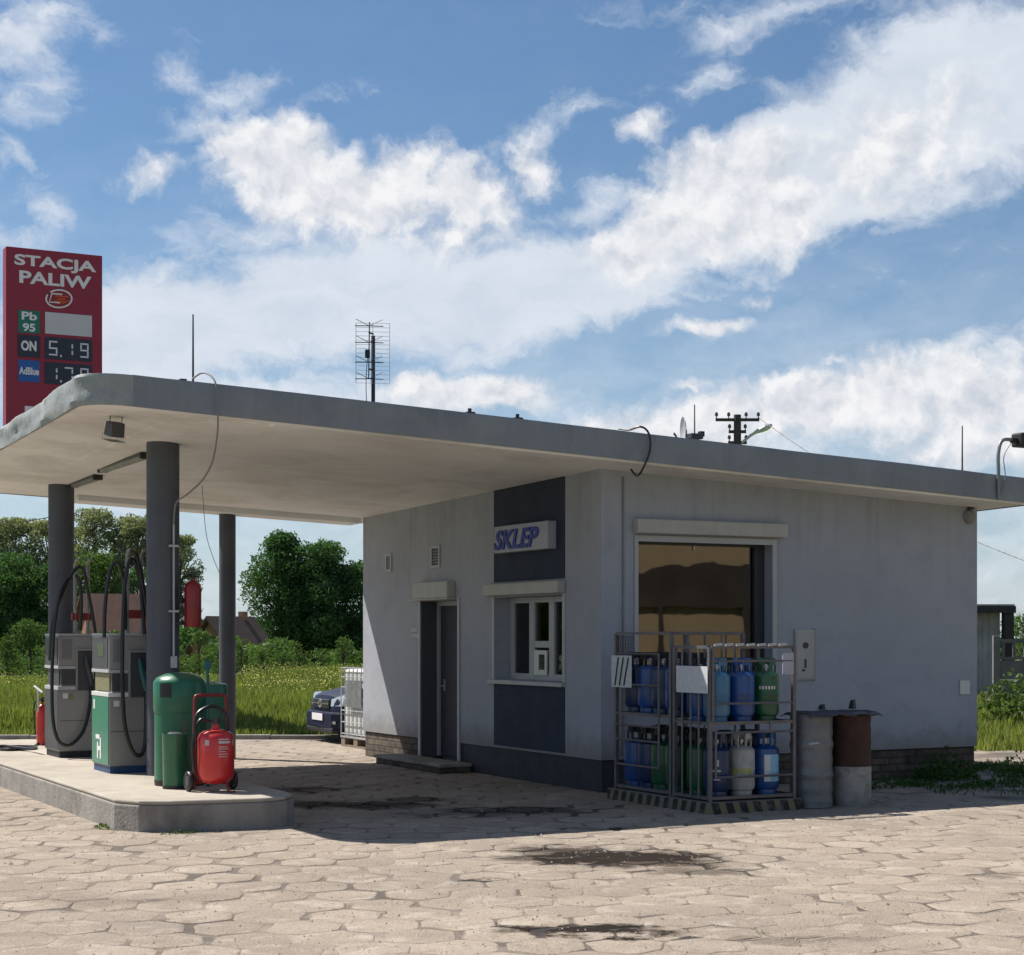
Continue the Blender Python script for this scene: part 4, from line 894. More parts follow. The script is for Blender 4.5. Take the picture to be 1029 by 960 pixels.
# bins
t=sthing('litter_bin','big green domed litter bin standing beside the front column','bin',-4.70,.02,.272)
b=MB(); b.lathe([(.235,0),(.24,.05),(.242,.055)],(0,0,0),40); b.build('base_ring','black',t)
b=MB(); b.lathe([(.238,.05),(.238,.70),(.245,.705),(.245,.725),(.238,.73)],(0,0,0),44); b.build('body','bin_green',t)
b=MB(); b.lathe([(.246,.725),(.249,.74),(.249,.985),(.243,1.0),(.22,1.035),(.14,1.07),(.05,1.085),(0,1.087)],(0,0,0),44); hood=b.build('hood','bin_green',t)
b=MB()
for a0 in (-2.42,):
    b.add([((.251)*math.cos(a0+da),(.251)*math.sin(a0+da),z) for z in (.85,.985) for da in (-.26,-.13,0,.13,.26)],[(i,i+1,i+6,i+5) for i in range(4)]); 
b.build('opening','black',hood)
b=MB(); b.add([((.240)*math.cos(-2.45+da),(.240)*math.sin(-2.45+da),z) for z in (.16,.30) for da in (-.05,.05)],[(0,1,3,2)]); b.build('sticker','white_paint',t)
t=sthing('litter_bin','darker green bin hidden behind the domed litter bin','bin',-4.34,.32,.272)
b=MB(); b.lathe([(.20,0),(.21,.6),(.21,.93),(.20,.96),(.1,.985),(0,.99)],(0,0,0),36); b.build('body','bin_green',t); b=MB(); b.torus((0,0,.60),.212,.008); b.build('rim','bin_green',t)
t=sthing('waste_bucket','small open green bucket between the big bin and the red trolley','bucket',-4.86,-.36,.272)
b=MB(); b.lathe([(.10,0),(.108,.02),(.118,.50),(.122,.505),(.122,.52),(.112,.52),(.108,.06),(0,.06)],(0,0,0),32); b.build('body','bin_green',t)
b=MB(); b.lathe([(.112,0),(.116,.03)],(0,0,0),30); b.build('base_ring','black',t)
b=MB(); b.lathe([(.09,.44),(.10,.50),(.05,.53),(0,.53)],(0,0,0),12); b.build('liner','tarp',t)
t=sthing('squeegee','teal window squeegee handle standing behind the bins','squeegee',-4.52,-.32,.272)
b=MB(); b.tube([(0,0,0),(0,.02,1.13)],.014,8); b.build('handle','teal',t); MB().box(-.035,.035,.0,.04,1.12,1.20).build('head','teal',t,bevel=.008)
# wheeled extinguisher
t=sthing('wheeled_extinguisher','large red extinguisher tank on a two-wheeled trolley at the island end','fire extinguisher',-4.62,-.86,.272, rz=.05)
b=MB(); b.lathe([(.05,.07),(.11,.085),(.155,.12),(.168,.16),(.168,.49),(.155,.53),(.115,.56),(.06,.575),(.035,.58),(.035,.62)],(0,0,0),44); tank=b.build('tank','red',t)
b=MB(); b.cyl((0,0,.62),(0,0,.68),.028,n=14); b.tube([(0,0,.66),(.07,-.03,.70)],.011,6); b.tube([(-.05,0,.65),(.05,0,.65)],.016,8); b.build('valve','charcoal',t)
b=MB(); b.tube(spline([(-.165,.12,.02),(-.17,.12,.3),(-.155,.14,.78),(-.15,.14,.86),(-.11,.14,.885),(.11,.14,.885),(.15,.14,.86),(.155,.14,.78),(.17,.12,.3),(.165,.12,.02)],6),.016,8)
b.tube([(-.17,.12,.08),(.17,.12,.08)],.014,8); b.tube([(.06,-.12,.085),(.06,-.17,.01),(.12,-.17,.008)],.012,8); b.tube([(-.165,.12,.1),(.06,-.1,.085)],.012,8); b.build('trolley_frame','red_dull',t)
b=MB(); b.tube(spline([(-.05,.02,.65),(-.14,.03,.66),(-.205,.03,.5),(-.20,.04,.25),(-.16,.04,.12)],8),.016,8); b.tube(spline([(-.19,.02,.45),(-.19,.02,.68),(-.10,.02,.77),(.02,.02,.78),(.11,.02,.70),(.13,.02,.56)],8),.016,8); b.build('hose','rubber',t)
for s2 in (-1,1):
    w_=MB(); w_.torus((s2*.215,.13,.095),.072,.024,'x',28,10); wh=w_.build('wheel','rubber',t)
    w_=MB(); w_.lathe([(.0,-.022),(.05,-.020),(.055,0),(.05,.020),(0,.022)],(s2*.215,.13,.095),20,'x'); w_.build('rim','charcoal',wh)
b=MB()
def curved(b,a0,a1,z0,z1,r=.1695,k=6): b.add([(r*math.cos(a0+(a1-a0)*i/k),r*math.sin(a0+(a1-a0)*i/k),z) for z in (z0,z1) for i in range(k+1)],[(i,i+1,i+k+2,i+k+1) for i in range(k)])
for i,(wd,z,hh_) in enumerate(((.62,.485,.010),(.70,.452,.022),(.5,.418,.007),(.6,.40,.006),(.42,.375,.006),(.55,.352,.006),(.5,.33,.005))): curved(b,-1.78,-1.78+wd,z,z+hh_)
b.build('label','blank_grey',tank)
b=MB(); curved(b,-2.55,-2.3,.435,.485); b.build('round_sticker','shutter',tank); b=MB(); curved(b,-.88,-.76,.435,.485); b.build('round_sticker','shutter',tank)

# ================================================================== gas cylinder cages
t=sthing('cage_plinth','low concrete plinth with worn yellow and black stripes under the cages','plinth',0,0)
MB().prism([(-.27,-2.47),(.84,-2.47),(.84,-.58),(-.27,-.58)],-.03,.112).build('slab','stripes',t,bevel=.01)
def bar(b,a,c_,r=.014): b.tube([a,c_],r,6)
def cage(name,label,u0,u1,v0,v1,z0,z1,zm,front_split,lft):
    t=sthing(name,label,'cage',u0,v0,z0); w_,d_,h_=u1-u0,v1-v0,z1-z0; m_=zm-z0
    b=MB()
    for x in (0,w_):
        for y in (0,d_): b.box(x-.018,x+.018,y-.018,y+.018,0,h_)
    for z in (.03,m_,h_):
        for y in (0,d_): b.box(.018,w_-.018,y-.014,y+.014,z-.015,z+.015)
        for x in (0,w_): b.box(x-.014,x+.014,.018,d_-.018,z-.0155,z+.0155)
    fr=b.build('frame','steel',t)
    MB().box(.02,w_-.02,.02,d_-.02,m_-.012,m_+.002).build('shelf','galv',t); MB().box(.02,w_-.02,.02,d_-.02,.016,.03).build('shelf','galv',t)
    return t,w_,d_,h_,m_
# front cage
tB,w_,d_,h_,m_=cage('gas_cage','shorter front gas cylinder cage with pale rail along its top',-.21,.78,-2.41,-1.80,.115,1.60,.865,None,None)
b=MB()
for z in (m_+.60,m_+.19): bar(b,(.03,-.022,z),(w_-.03,-.022,z),.012)
b.box(.005,.03,-.035,-.01,m_+.02,h_-.02); b.build('gate','steel',tB)
b=MB()
for z in (m_-.09,m_-.52): bar(b,(.05,-.03,z),(w_-.03,-.03,z),.013)
bar(b,(.05,-.03,m_-.53),(.05,-.03,m_-.06),.013); bar(b,(w_*.7,-.03,m_-.10),(w_*.7,-.03,m_-.0),.013); b.build('gate','steel',tB)
b=MB()
for i in range(7):
    x=.04+i*(w_-.1)/7; b.tube([(x,-.02,h_+.018),(x+.09,-.02,h_+.026)],.013,6)
    
b.build('wrapped_rail','pvc',tB)
b=MB()
for y in (.16,.30,.45): bar(b,(-.02,y,.03),(-.02,y,h_-.02),.010)
b.build('side_bars','steel',tB)
b=MB()
for y in (.0,): 
    for x in (.35,.72): bar(b,(x,d_,.03),(x,d_,h_-.02),.009)
b.build('side_bars','steel',tB)
b=MB(); b.box(-.040,-.034,-.02,.53,m_+.29,m_+.55); b.build('notice_board','paper',tB)
b=MB(); b.box(w_-.15,w_-.02,-.03,-.02,h_-.27,h_-.06); b.build('notice_board','stucco',tB)
# rear cage
tA,wA,dA,hA,mA=cage('gas_cage','taller rear gas cylinder cage standing against the wall corner',-.20,.66,-1.72,-.66,.115,1.735,.905,None,None)
b=MB()
for z in (.26,.52,mA-.12,mA+.30,mA+.62): bar(b,(-.022,.20,z),(-.022,dA-.02,z),.012)
bar(b,(-.022,.20,.26),(-.022,.20,mA+.62),.012); b.build('gate','steel',tA)
b=MB()
for x in (.2,.4,.6): bar(b,(x,0,mA+.02),(x,0,hA-.02),.009)
for y in (.3,.7,1.0): bar(b,(wA,y,mA),(wA,y,hA),.009)
b.build('side_bars','steel',tA)
b=MB(); b.box(-.040,-.034,.70,1.10,mA+.27,mA+.60); nb=b.build('notice_board','paper',tA)
b=MB()
for k in range(3): b.tube([(-.046,.75+k*.10,mA+.58),(-.046,.84+k*.09,mA+.29)],.008,5)
b.build('strap','black',nb)
b=MB()
for i in range(11): b.box(-.004,.004, .72+i*.032, .724+i*.032, hA-.30, hA-.02)
for i in range(8): b.box(-.003,.003, .72,1.05, hA-.30+i*.037, hA-.297+i*.037)
b.build('mesh_panel','charcoal',tA)

def bottle(m,style):
    t=sthing('gas_cylinder','x','gas cylinder',0,0,0,group='gas cylinders stacked in the cages'); t.scale=(1,1,1.1); r=.132
    b=MB(); b.lathe([(.098,0),(.105,0),(.105,.045),(.098,.05)],(0,0,0),24); b.build('foot_ring',m,t)
    b=MB(); b.lathe([(0,.035),(.07,.04),(.118,.052),(r,.085),(r,.228),(r+.0025,.230),(r+.0025,.240),(r,.242),(r,.375),(.130,.405),(.098,.435),(.04,.448),(.0,.45)],(0,0,0),30); body=b.build('body',m,t)
    b=MB(); b.lathe([(.011,.44),(.011,.47),(.022,.47),(.022,.50),(.012,.51),(.0,.512)],(0,0,0),12); b.build('valve','alu',t)
    b=MB()
    for k in range(3):
        a0=2*PI*k/3+.3; seg=[(a0+j*.26) for j in range(6)]
        b.add([(.098*math.cos(a),.098*math.sin(a),z) for z in (.50,.565) for a in seg]+[(.094*math.cos(a),.094*math.sin(a),z) for z in (.50,.565) for a in seg],
              [(i,i+1,i+7,i+6) for i in range(5)]+[(12+i,18+i,19+i,13+i) for i in range(5)]+[(6+i,7+i,19+i,18+i) for i in range(5)]+[(i,12+i,13+i,i+1) for i in range(5)])
        for a in (seg[0],seg[-1]): b.tube([(.09*math.cos(a),.09*math.sin(a),.415),(.096*math.cos(a),.096*math.sin(a),.53)],.010,5)
    b.build('collar',m if style!='dark' else 'black',t)
    def patch(a0,a1,z0,z1,mm,nm,k=6,rr=None):
        rr=rr or r+.0035; b=MB(); b.add([(rr*math.cos(a0+(a1-a0)*i/k),rr*math.sin(a0+(a1-a0)*i/k),z) for z in (z0,z1) for i in range(k+1)],[(i,i+1,i+k+2,i+k+1) for i in range(k)]); b.build(nm,mm,body)
    if style=='label': patch(-2.45,-1.15,.12,.36,'label_cyan','label'); patch(-2.45,-2.0,.12,.355,'paper','label',rr=r+.0045)
    if style=='band':
        for i in range(6): patch(-2.75+i*.22,-2.75+i*.22+.14,.285,.315,'blank_grey','lettering',k=2)
    if style=='yellow': 
        for i in range(5): patch(-2.85+i*.3,-2.85+i*.3+.2,.19+.02*(i%2),.245,'cyl_yellow','lettering',k=3)
    if style=='mark': patch(-2.35,-2.05,.27,.33,'blank_grey','logo_mark'); patch(-2.5,-1.9,.225,.24,'blank_grey','lettering'); patch(-2.45,-1.95,.15,.16,'blank_grey','lettering')
    return t
BT={}
def place(kind,style,u,v,z,label,rz=0):
    key=(kind,style)
    if key not in BT: BT[key]=bottle(kind,style); o=BT[key]
    else: o=copy_tree(BT[key])
    o.location=W(u,v,z); o.rotation_euler=(0,0,TH+rz); o['label']=label
zf,zu=.147,.870
K={'cyl_blue':'bright blue','cyl_navy':'dark blue','cyl_sky':'pale blue','cyl_green':'green','cyl_grey':'light grey'}
fr_up=[('cyl_sky','plain'),('cyl_blue','plain'),('cyl_green','band')]; fr_lo=[('cyl_navy','mark'),('cyl_grey','yellow'),('cyl_blue','label')]
pos=('left','middle','right')
for i in range(3):
    u=-.015+i*.292; xtra={('cyl_green','band'):' with a pale band of lettering',('cyl_grey','yellow'):' with yellow markings',('cyl_blue','label'):' with a large pale label'}
    k1,s1=fr_up[i]; place(k1,s1,u,-2.24,zu,f'{K[k1]} gas cylinder{xtra.get((k1,s1),"")} on the top shelf, {pos[i]} in front',random.uniform(-.2,.2))
    k1,s1=fr_lo[i]; place(k1,s1,u,-2.24,zf,f'{K[k1]} gas cylinder{xtra.get((k1,s1),"")} on the bottom shelf, {pos[i]} in front',random.uniform(-.15,.15))
bk_up=['cyl_blue','cyl_navy','cyl_blue']; bk_lo=['cyl_green','cyl_blue','cyl_navy']
for i in range(3):
    place(bk_up[i],'dark',-.015+i*.292,-1.95,zu,f'{K[bk_up[i]]} gas cylinder in the front cage, top shelf, second row, {pos[i]}'); place(bk_lo[i],'dark',-.015+i*.292,-1.95,zf,f'{K[bk_lo[i]]} gas cylinder in the front cage, bottom shelf, second row, {pos[i]}')
ru=['cyl_blue','cyl_navy','cyl_blue','cyl_navy']; rl=['cyl_green','cyl_green','cyl_navy','cyl_blue']
ordn=('nearest the front cage','second from the front cage','third from the front cage','nearest the wall')
for j in range(4):
    v=-1.56+j*.262
    for i in range(2):
        a=ru[(j+i)%4]; c2=rl[(j+i)%4]; col_='outer' if i==0 else 'inner'
        place(a,'dark',-.02+i*.30,v,zu+.048,f'{K[a]} gas cylinder, rear cage top shelf, {col_} line, {ordn[j]}'); place(c2,'dark',-.02+i*.30,v,zf,f'{K[c2]} gas cylinder, rear cage bottom shelf, {col_} line, {ordn[j]}')

# ================================================================== barrels
t=sthing('waste_barrel','dented grey metal barrel right of the cylinder cages','barrel',1.075,-2.31,.0); t.scale=(1.07,1.07,1)
b=MB(); pr=[(.190,0),(.198,.01)]+[(.195+.0035*math.sin(i*1.35)+(.006 if i in (10,11,20,21) else 0),.02+i*.030) for i in range(30)]+[(.198,.915),(.190,.93)]
b.lathe(pr,(0,0,0),40); b.build('body','barrel',t)
b=MB(); b.torus((0,0,.93),.197,.010); b.build('rim','galv',t); b=MB(); b.tube([(-.14,-.145,.64),(-.06,-.195,.655)],.012,6); b.build('handle','pvc',t)
t=sthing('waste_barrel','rusty brown barrel with a pale grey lower third by the plinth','barrel',1.54,-2.36,.0)
b=MB(); pr=[(.192+.003*math.sin(i*1.5),.40+i*.027) for i in range(20)]; b.lathe(pr,(0,0,0),40); b.build('body','rust',t)
b=MB(); b.lathe([(.19,0),(.196,.02),(.196,.38),(.190,.40),(.190,.402)],(0,0,0),40); b.build('base','grey_lite',t)
b=MB()
b.lathe([(.05,-.02),(.05,.015)],(0,0,0),14); 
b=MB()
seg_n=26
Vv=[]; 
for i in range(seg_n+1):
    a_=-.24+ (.90)*i/seg_n; 
    for j in range(9):
        y_=-.25+.5*j/8; droop=-.014*(abs(y_)>.21)-.012*(abs(y_)>.24)
        Vv.append((a_*1.0, y_, .950+.008*math.sin(i*.75+j*.6)+.005*math.sin(i*1.9+j)+droop-.02*(i in (0,seg_n))))
t=sthing('tarpaulin','dark crumpled sheet laid over the tops of both barrels','sheet',1.10,-2.33,0)
mb=MB(); mb.add(Vv,[(i*9+j,(i+1)*9+j,(i+1)*9+j+1,i*9+j+1) for i in range(seg_n) for j in range(8)],True); o=mb.build('cloth','tarp',t)
sol=o.modifiers.new('solid','SOLIDIFY'); sol.thickness=.008
for (x,y,h_,lb) in ((.10,.02,.05,'small dark stone weighing the sheet over the grey barrel'),(.47,0.0,.09,'upright dark block weighing the sheet over the rusty barrel')):
    t=sthing('weight_stone',lb,'stone',1.10+x,-2.33+y,.972,rz=.4,group='stones holding the sheet'); b=MB(); b.hexa([(-.035,-.03,0),(.035,-.03,0),(.03,.03,0),(-.03,.03,0),(-.015,-.02,h_),(.035,-.02,h_*1.1),(.03,.02,h_),(-.01,.02,h_*.9)]); b.build('block','black',t,bevel=.006)
# ================================================================== tank and car behind the building
t=sthing('water_tank','white plastic liquid tank in a metal cage on a pallet behind the building','tank',.55,7.75,0)
b=MB(); b.box(0,1.0,0,1.15,.0,.03); 
for x in (0,.42,.84):
    for y in (0,.5,1.0): b.box(x,x+.15,y,y+.15,.03,.14)
b.build('pallet','pallet',t); b=MB()
b.box(-.01,1.01,-.01,1.16,.14,.165); b.build('base_plate','alu',t)
MB().box(.03,.97,.03,1.12,.18,1.20).build('bottle','ibc_white',t,bevel=.06,seg=4)
b=MB()
for z in (.2,.38,.56,.74,.92,1.08,1.22):
    b.tube([(0,0,z),(1,0,z),(1,1.15,z),(0,1.15,z),(0,0,z)],.009,6)
for k in range(8): b.tube([(k/7,0,.16),(k/7,0,1.22)],.009,6); b.tube([(k/7,1.15,.16),(k/7,1.15,1.22)],.009,6); b.tube([(0,k/7*1.15,.16),(0,k/7*1.15,1.22)],.009,6); b.tube([(1,k/7*1.15,.16),(1,k/7*1.15,1.22)],.009,6)
b.build('cage','alu',t)
MB().box(-.02,.20,-.022,-.012,.62,1.02).build('label_plate','galv',t); MB().box(-.022,-.012,.3,.9,.62,1.02).build('label_plate','galv',t)
b=MB(); b.lathe([(.10,0),(.10,.05),(0,.06)],(.5,.57,1.2),20); b.build('lid','label_black',t)
b=MB(); b.cyl((.3,-.04,.25),(.3,.05,.25),.04,n=14); b.build('tap','label_black',t)

def car():
    # local frame: front of the car faces -x
    t=sthing('parked_car','dark blue hatchback parked nose out behind the building','car',.62,9.15,0, rz=math.radians(-3))
    Wd=1.70; hw=Wd/2
    st=[(.00,.34,.36,.62,.60),(.05,.28,.30,.74,.74),(.18,.22,.20,.80,.80),(.6,.20,.18,.88,.845),(1.15,.20,.18,.955,.85),(1.5,.20,.18,.98,.85),(2.9,.20,.18,1.0,.85),(3.6,.22,.2,.99,.84),(3.9,.30,.3,.92,.80),(3.98,.36,.36,.75,.74)]
    V=[];n_=14
    for (x,zb,zb2,zt_,w2) in st:
        sec=[(-w2*.96,zb),(-w2,zb+.12),(-w2,(zb+zt_)/2),(-w2*.97,zt_-.10),(-w2*.90,zt_-.035),(-w2*.6,zt_+.005),(-w2*.2,zt_+.018)]
        sec+= [(-a,c) for a,c in reversed(sec)]
        for (y,z) in sec: V.append((x,y+hw,z))
    F=[]
    for i in range(len(st)-1):
        for k in range(n_): F.append((i*n_+k,i*n_+(k+1)%n_,(i+1)*n_+(k+1)%n_,(i+1)*n_+k))
    F.append(tuple(range(n_-1,-1,-1))); F.append(tuple((len(st)-1)*n_+k for k in range(n_)))
    m_=MB(); m_.add(V,F,True); m_.build('body','car_paint',t)
    g=MB(); prof=[(1.02,.955),(1.75,1.42),(3.1,1.47),(3.75,1.02),(3.78,.98),(1.02,.93)]; n2=len(prof)
    def ww(z): return .76-.22*max(0,(z-.95))/.5
    g.add([(x,hw-ww(z),z) for x,z in prof]+[(x,hw+ww(z),z) for x,z in prof],[tuple(range(n2)),tuple(range(2*n2-1,n2-1,-1))]+[(i,(i+1)%n2,n2+(i+1)%n2,n2+i) for i in range(n2)])
    g.build('windows','car_glass',t,bevel=.03)
    r_=MB(); r_.add([(1.7,hw-.58,1.425),(1.7,hw+.58,1.425),(3.15,hw+.56,1.475),(3.15,hw-.56,1.475),(2.4,hw-.57,1.50),(2.4,hw+.57,1.50)],[(0,1,5,4),(4,5,2,3)]); o=r_.build('roof','car_paint',t); s_=o.modifiers.new('s','SOLIDIFY'); s_.thickness=.03
    for s2 in (-1,1):
        y=hw+s2*.64
        h_=MB(); h_.add([(.0,y-.17*s2,.60),(.02,y-.17*s2,.70),(.16,y+.13*s2,.775),(.10,y+.13*s2,.62)],[(0,1,2,3)]); h_.add([(-.02,y-.19*s2,.58),(-.01,y-.19*s2,.71),(.13,y+.15*s2,.80),(.07,y+.165*s2,.61)],[(0,1,2,3)])
        hh=MB(); hh.hexa([(-.015,y-.18*s2,.585),(.055,y+.15*s2,.60),(.2,y+.17*s2,.62),(.1,y-.18*s2,.60),(-.005,y-.18*s2,.70),(.13,y+.15*s2,.79),(.26,y+.165*s2,.80),(.14,y-.16*s2,.745)]); hh.build('headlight','lamp_clear',t,bevel=.01)
    gr=MB(); gr.box(-.028,.02,hw-.40,hw+.40,.55,.70); gg=gr.build('grille','black',t,bevel=.015)
    gr=MB(); gr.box(-.036,-.029,hw-.38,hw-.1,.615,.635); gr.box(-.036,-.029,hw+.1,hw+.38,.615,.635); gr.torus((-.035,hw,.625),.062,.011,'x'); gr.build('badge','chrome',gg)
    bp=MB(); bp.add([(x,y,z) for (x,y) in ((-.06,hw-.62),(-.075,hw),(-.06,hw+.62),(.10,hw+.84),(.35,hw+.862),(.35,hw-.862),(.10,hw-.84)) for z in (.24,.50)],[(0,1,3,2),(2,3,5,4),(4,5,7,6),(6,7,9,8),(11,10,12,13),(13,12,0,1),(1,3,5,7,9,11,13),(0,12,10,8,6,4,2)]); bp.build('bumper','car_paint',t,bevel=.03)
    bp=MB(); bp.box(-.06,.2,hw-.66,hw+.66,.16,.26); bp.build('air_dam','black',t,bevel=.03)
    MB().box(-.090,-.078,hw-.26,hw+.26,.36,.47).build('number_plate','white',t)
    for s2 in (-1,1): MB().box(-.055,-.02,hw+s2*.62-.10,hw+s2*.62+.10,.32,.36).build('fog_trim','chrome',t)
    for x in (.75,3.2):
        for y in (.02,Wd-.02):
            s2=-1 if y<1 else 1; w_=MB(); w_.lathe([(.20,-.09),(.29,-.09),(.31,-.06),(.31,.06),(.29,.09),(.20,.09)],(x,y-s2*.06,.31),30,'y'); tw=w_.build('wheel','rubber',t)
            w_=MB(); w_.lathe([(0,-.02),(.2,-.05),(.205,0),(.2,.05),(0,.02)],(x,y-s2*.0,.31),20,'y'); w_.build('rim','alu',tw)
    for s2 in (-1,1): MB().box(1.25,1.37,hw+s2*.90-.09,hw+s2*.90+.09,.95,1.08).build('mirror','car_paint',t,bevel=.03)
car()

# ================================================================== vegetation
def crown(lobes,dens,rng):
    out=[]
    for (x,y,z,rx,ry,rz_) in lobes:
        vol=rx*ry*rz_*4.19; n_=max(30,int(vol*dens)); d=rng.normal(size=(n_,3)); d/=np.linalg.norm(d,axis=1,keepdims=True)
        r_=rng.uniform(.35,1.0,n_)**.45; r_*=1+.16*np.sin(d[:,0]*7+x)*np.sin(d[:,2]*6+y)+rng.normal(0,.05,n_)
        out.append(np.array([x,y,z])+d*r_[:,None]*np.array([rx,ry,rz_]))
    return np.concatenate(out)
def clumps(H,wd,z0,n_,rng,shape='round',cs=.3):
    L=[]
    for i in range(n_):
        f=rng.random(); a=rng.uniform(0,2*PI); zz=z0+(H-z0)*f
        if shape=='round': rr=wd/2*math.sqrt(max(.04,1-(2*f-.92)**2*.92))
        elif shape=='tall': rr=wd/2*(.55+.45*math.sin(f*PI))
        else: rr=wd/2*(1-f*.55)
        q_=rng.uniform(.1,1)**.5; s_=cs*wd*rng.uniform(.30,.62)
        L.append((rr*q_*math.cos(a)*.86, rr*q_*math.sin(a)*.86, min(zz,H-s_*.7), s_, s_, s_*rng.uniform(.65,.95)))
    return L
def tree(label,px,Z,H,wd,z0,shape,n_,dens,leaf,lsz,group,cs=.3,name='tree',rng=None,x=None,cat='tree'):
    rng=rng or np.random.default_rng(int(abs(px)*7+Z*13+H*3)); loc=PX(px,Z) if x is None else Vector((x,Z,0))
    t=thing(name,label,cat,loc,0,group)
    dens*=2.6; lsz*=.62; L=clumps(H,wd,z0,n_,rng,shape,cs); b=MB(); r0_=max(.04,H*.022)
    b.tube(spline([(0,0,-.1),(rng.uniform(-.02,.02)*H,0,H*.3),(rng.uniform(-.03,.03)*H,0,H*.62),(0,0,H*.88)],5),[r0_*(1-.85*k/15) for k in range(16)],8)
    for (x_,y_,z_,s_,_,_) in L[::max(1,len(L)//14)]:
        zb=max(H*.12,z_*.55); b.tube([(0,0,zb),(x_*.5,y_*.5,(zb+z_)/2+.03*H),(x_,y_,z_)],[r0_*.45,r0_*.28,r0_*.1],5)
    b.build('trunk','bark',t); leaves('crown',crown(L,dens,rng),lsz,leaf,t,rng); return t
G1='pale poplars standing beyond the meadow'
def ht(Z,py): return 1.7+(HY-py)/FPX*Z
for (px,py,w_,lb) in ((8,521,62,'pale airy tree at the left edge of the photo'),(52,524,54,'pale airy tree behind the rear column'),(97,512,60,'tallest pale airy tree between the two front columns'),(140,517,56,'pale airy tree just left of the front column'),(178,538,44,'lower pale airy tree right of the front column'),(-60,520,70,'pale airy tree beyond the left edge')):
    Z=150; tree(lb,px,Z,ht(Z,py),w_/FPX*Z*1.3,1.0,'tall',130,54,'leaf_pale',.19,G1,cs=.24)
G2='dark bushy trees in front of the poplars'
for (px,py,w_,lb) in ((-30,560,70,'dark bushy tree beyond the left edge of the poplars'),(15,556,72,'dark bushy tree at the left edge below the poplars'),(58,566,60,'dark bushy tree behind the rear pump'),(98,556,56,'dark bushy tree between the columns behind the red roof'),(135,572,40,'dark bushy tree left of the front column')):
    Z=136; tree(lb,px,Z,ht(Z,py),w_/FPX*Z*1.2,.2,'round',50,30,'leaf_mid' if px in (98,-30) else 'leaf_dark',.19,G2,cs=.36)
G3='big dark trees left of the building'
for (px,py,w_,lb) in ((281,536,74,'tall dark round tree, left one beside the building'),(322,545,84,'broad dark round tree partly hidden by the building corner'),(362,566,60,'dark round tree mostly hidden behind the building')):
    Z=110; tree(lb,px,Z,ht(Z,py),w_/FPX*Z,.3,'round',75,62,'leaf_dark',.15,G3,cs=.40)
G4='bushes along the far side of the meadow'
rb=np.random.default_rng(5)
bl=[(-25,640,46,72),(6,638,40,70),(30,622,44,76),(52,650,34,68),(88,648,40,70),(120,652,34,70),(150,650,30,70),(176,636,30,74),(200,634,34,76),(222,650,28,74),(243,642,30,74),(264,650,34,72),(285,654,32,70),(300,645,30,74),(322,652,30,70),(345,640,34,72),(372,646,36,72),(400,648,40,72)]
where=['beyond the left edge','at the left edge','left of the rear column','behind the rear column','between the two pumps','behind the green pump','behind the front column','just right of the front column, near the extinguisher','behind the domed bin','left of the slim column','right of the slim column','second right of the slim column','left of the dark trees gap','under the left dark tree','left of the building corner, low','at the building corner','hidden behind the building corner','hidden behind the building']
for i,(px,py,w_,Z) in enumerate(bl):
    H=ht(Z,py); kd=('leaf_mid','leaf_bush','leaf_mid')[i%3]; ad={'leaf_mid':'mid green','leaf_bush':'yellow-green'}[kd]
    tree(f'{ad} bush across the meadow {where[i]}',px,Z,H,w_/FPX*Z,.0,'cone',22,420 if kd!='leaf_bush' else 300,kd,.075,G4,cs=.42,name='bush',cat='bush')
for (x_,y_,H_,w_,lb) in ((-27,36,9.5,7,'round green tree added out of view, nearest beyond the left edge'),(-35,44,11,8,'tall green tree added out of view, middle one beyond the left edge'),(-44,49,10,9,'broad green tree added out of view, farthest beyond the left edge'),(-52,58,12,10,'largest green tree added out of view, far beyond the left edge')):  # unseen trees, added to darken what the service window reflects
    tree(lb,0,y_,H_,w_,1.5,'round',34,16,'leaf_mid',.22,'trees added beyond the left edge to darken the window reflection',cs=.34,x=x_,rng=np.random.default_rng(int(-x_)))
# low dark hedge mass filling the distance
rh=np.random.default_rng(3); n_=26000; X=rh.uniform(-50,6,n_); Z_=rh.uniform(78,84,n_); top=1.15+.5*np.sin(X*.9)+.35*np.sin(X*2.3+1)
C=np.stack([X,Z_,rh.uniform(0,1,n_)**.7*np.maximum(.4,top)],1); o=leaves('hedgerow',C,.13,'leaf_mid',None,rh); tag(o,kind='stuff')
n_=30000; X=rh.uniform(-70,70,n_); Z_=rh.uniform(140,150,n_); top=2.6+1.0*np.sin(X*.25)+.7*np.sin(X*.7+1)
C=np.stack([X,Z_,rh.uniform(0,1,n_)**.7*np.maximum(.8,top)],1); o=leaves('distant_wood',C,.30,'leaf_dark',None,rh); tag(o,kind='stuff')
# trees at the right, beyond the concrete fence
tree('leafy green tree rising behind the concrete fence at the right edge',1028,62,ht(62,619),46/FPX*62*1.3,.5,'round',30,110,'leaf_mid',.10,'trees beyond the concrete fence',cs=.4)
tree('dark leafy tree past the right edge behind the concrete fence',1090,70,ht(70,600),90/FPX*70,.4,'round',30,90,'leaf_dark',.12,'trees beyond the concrete fence',cs=.4)

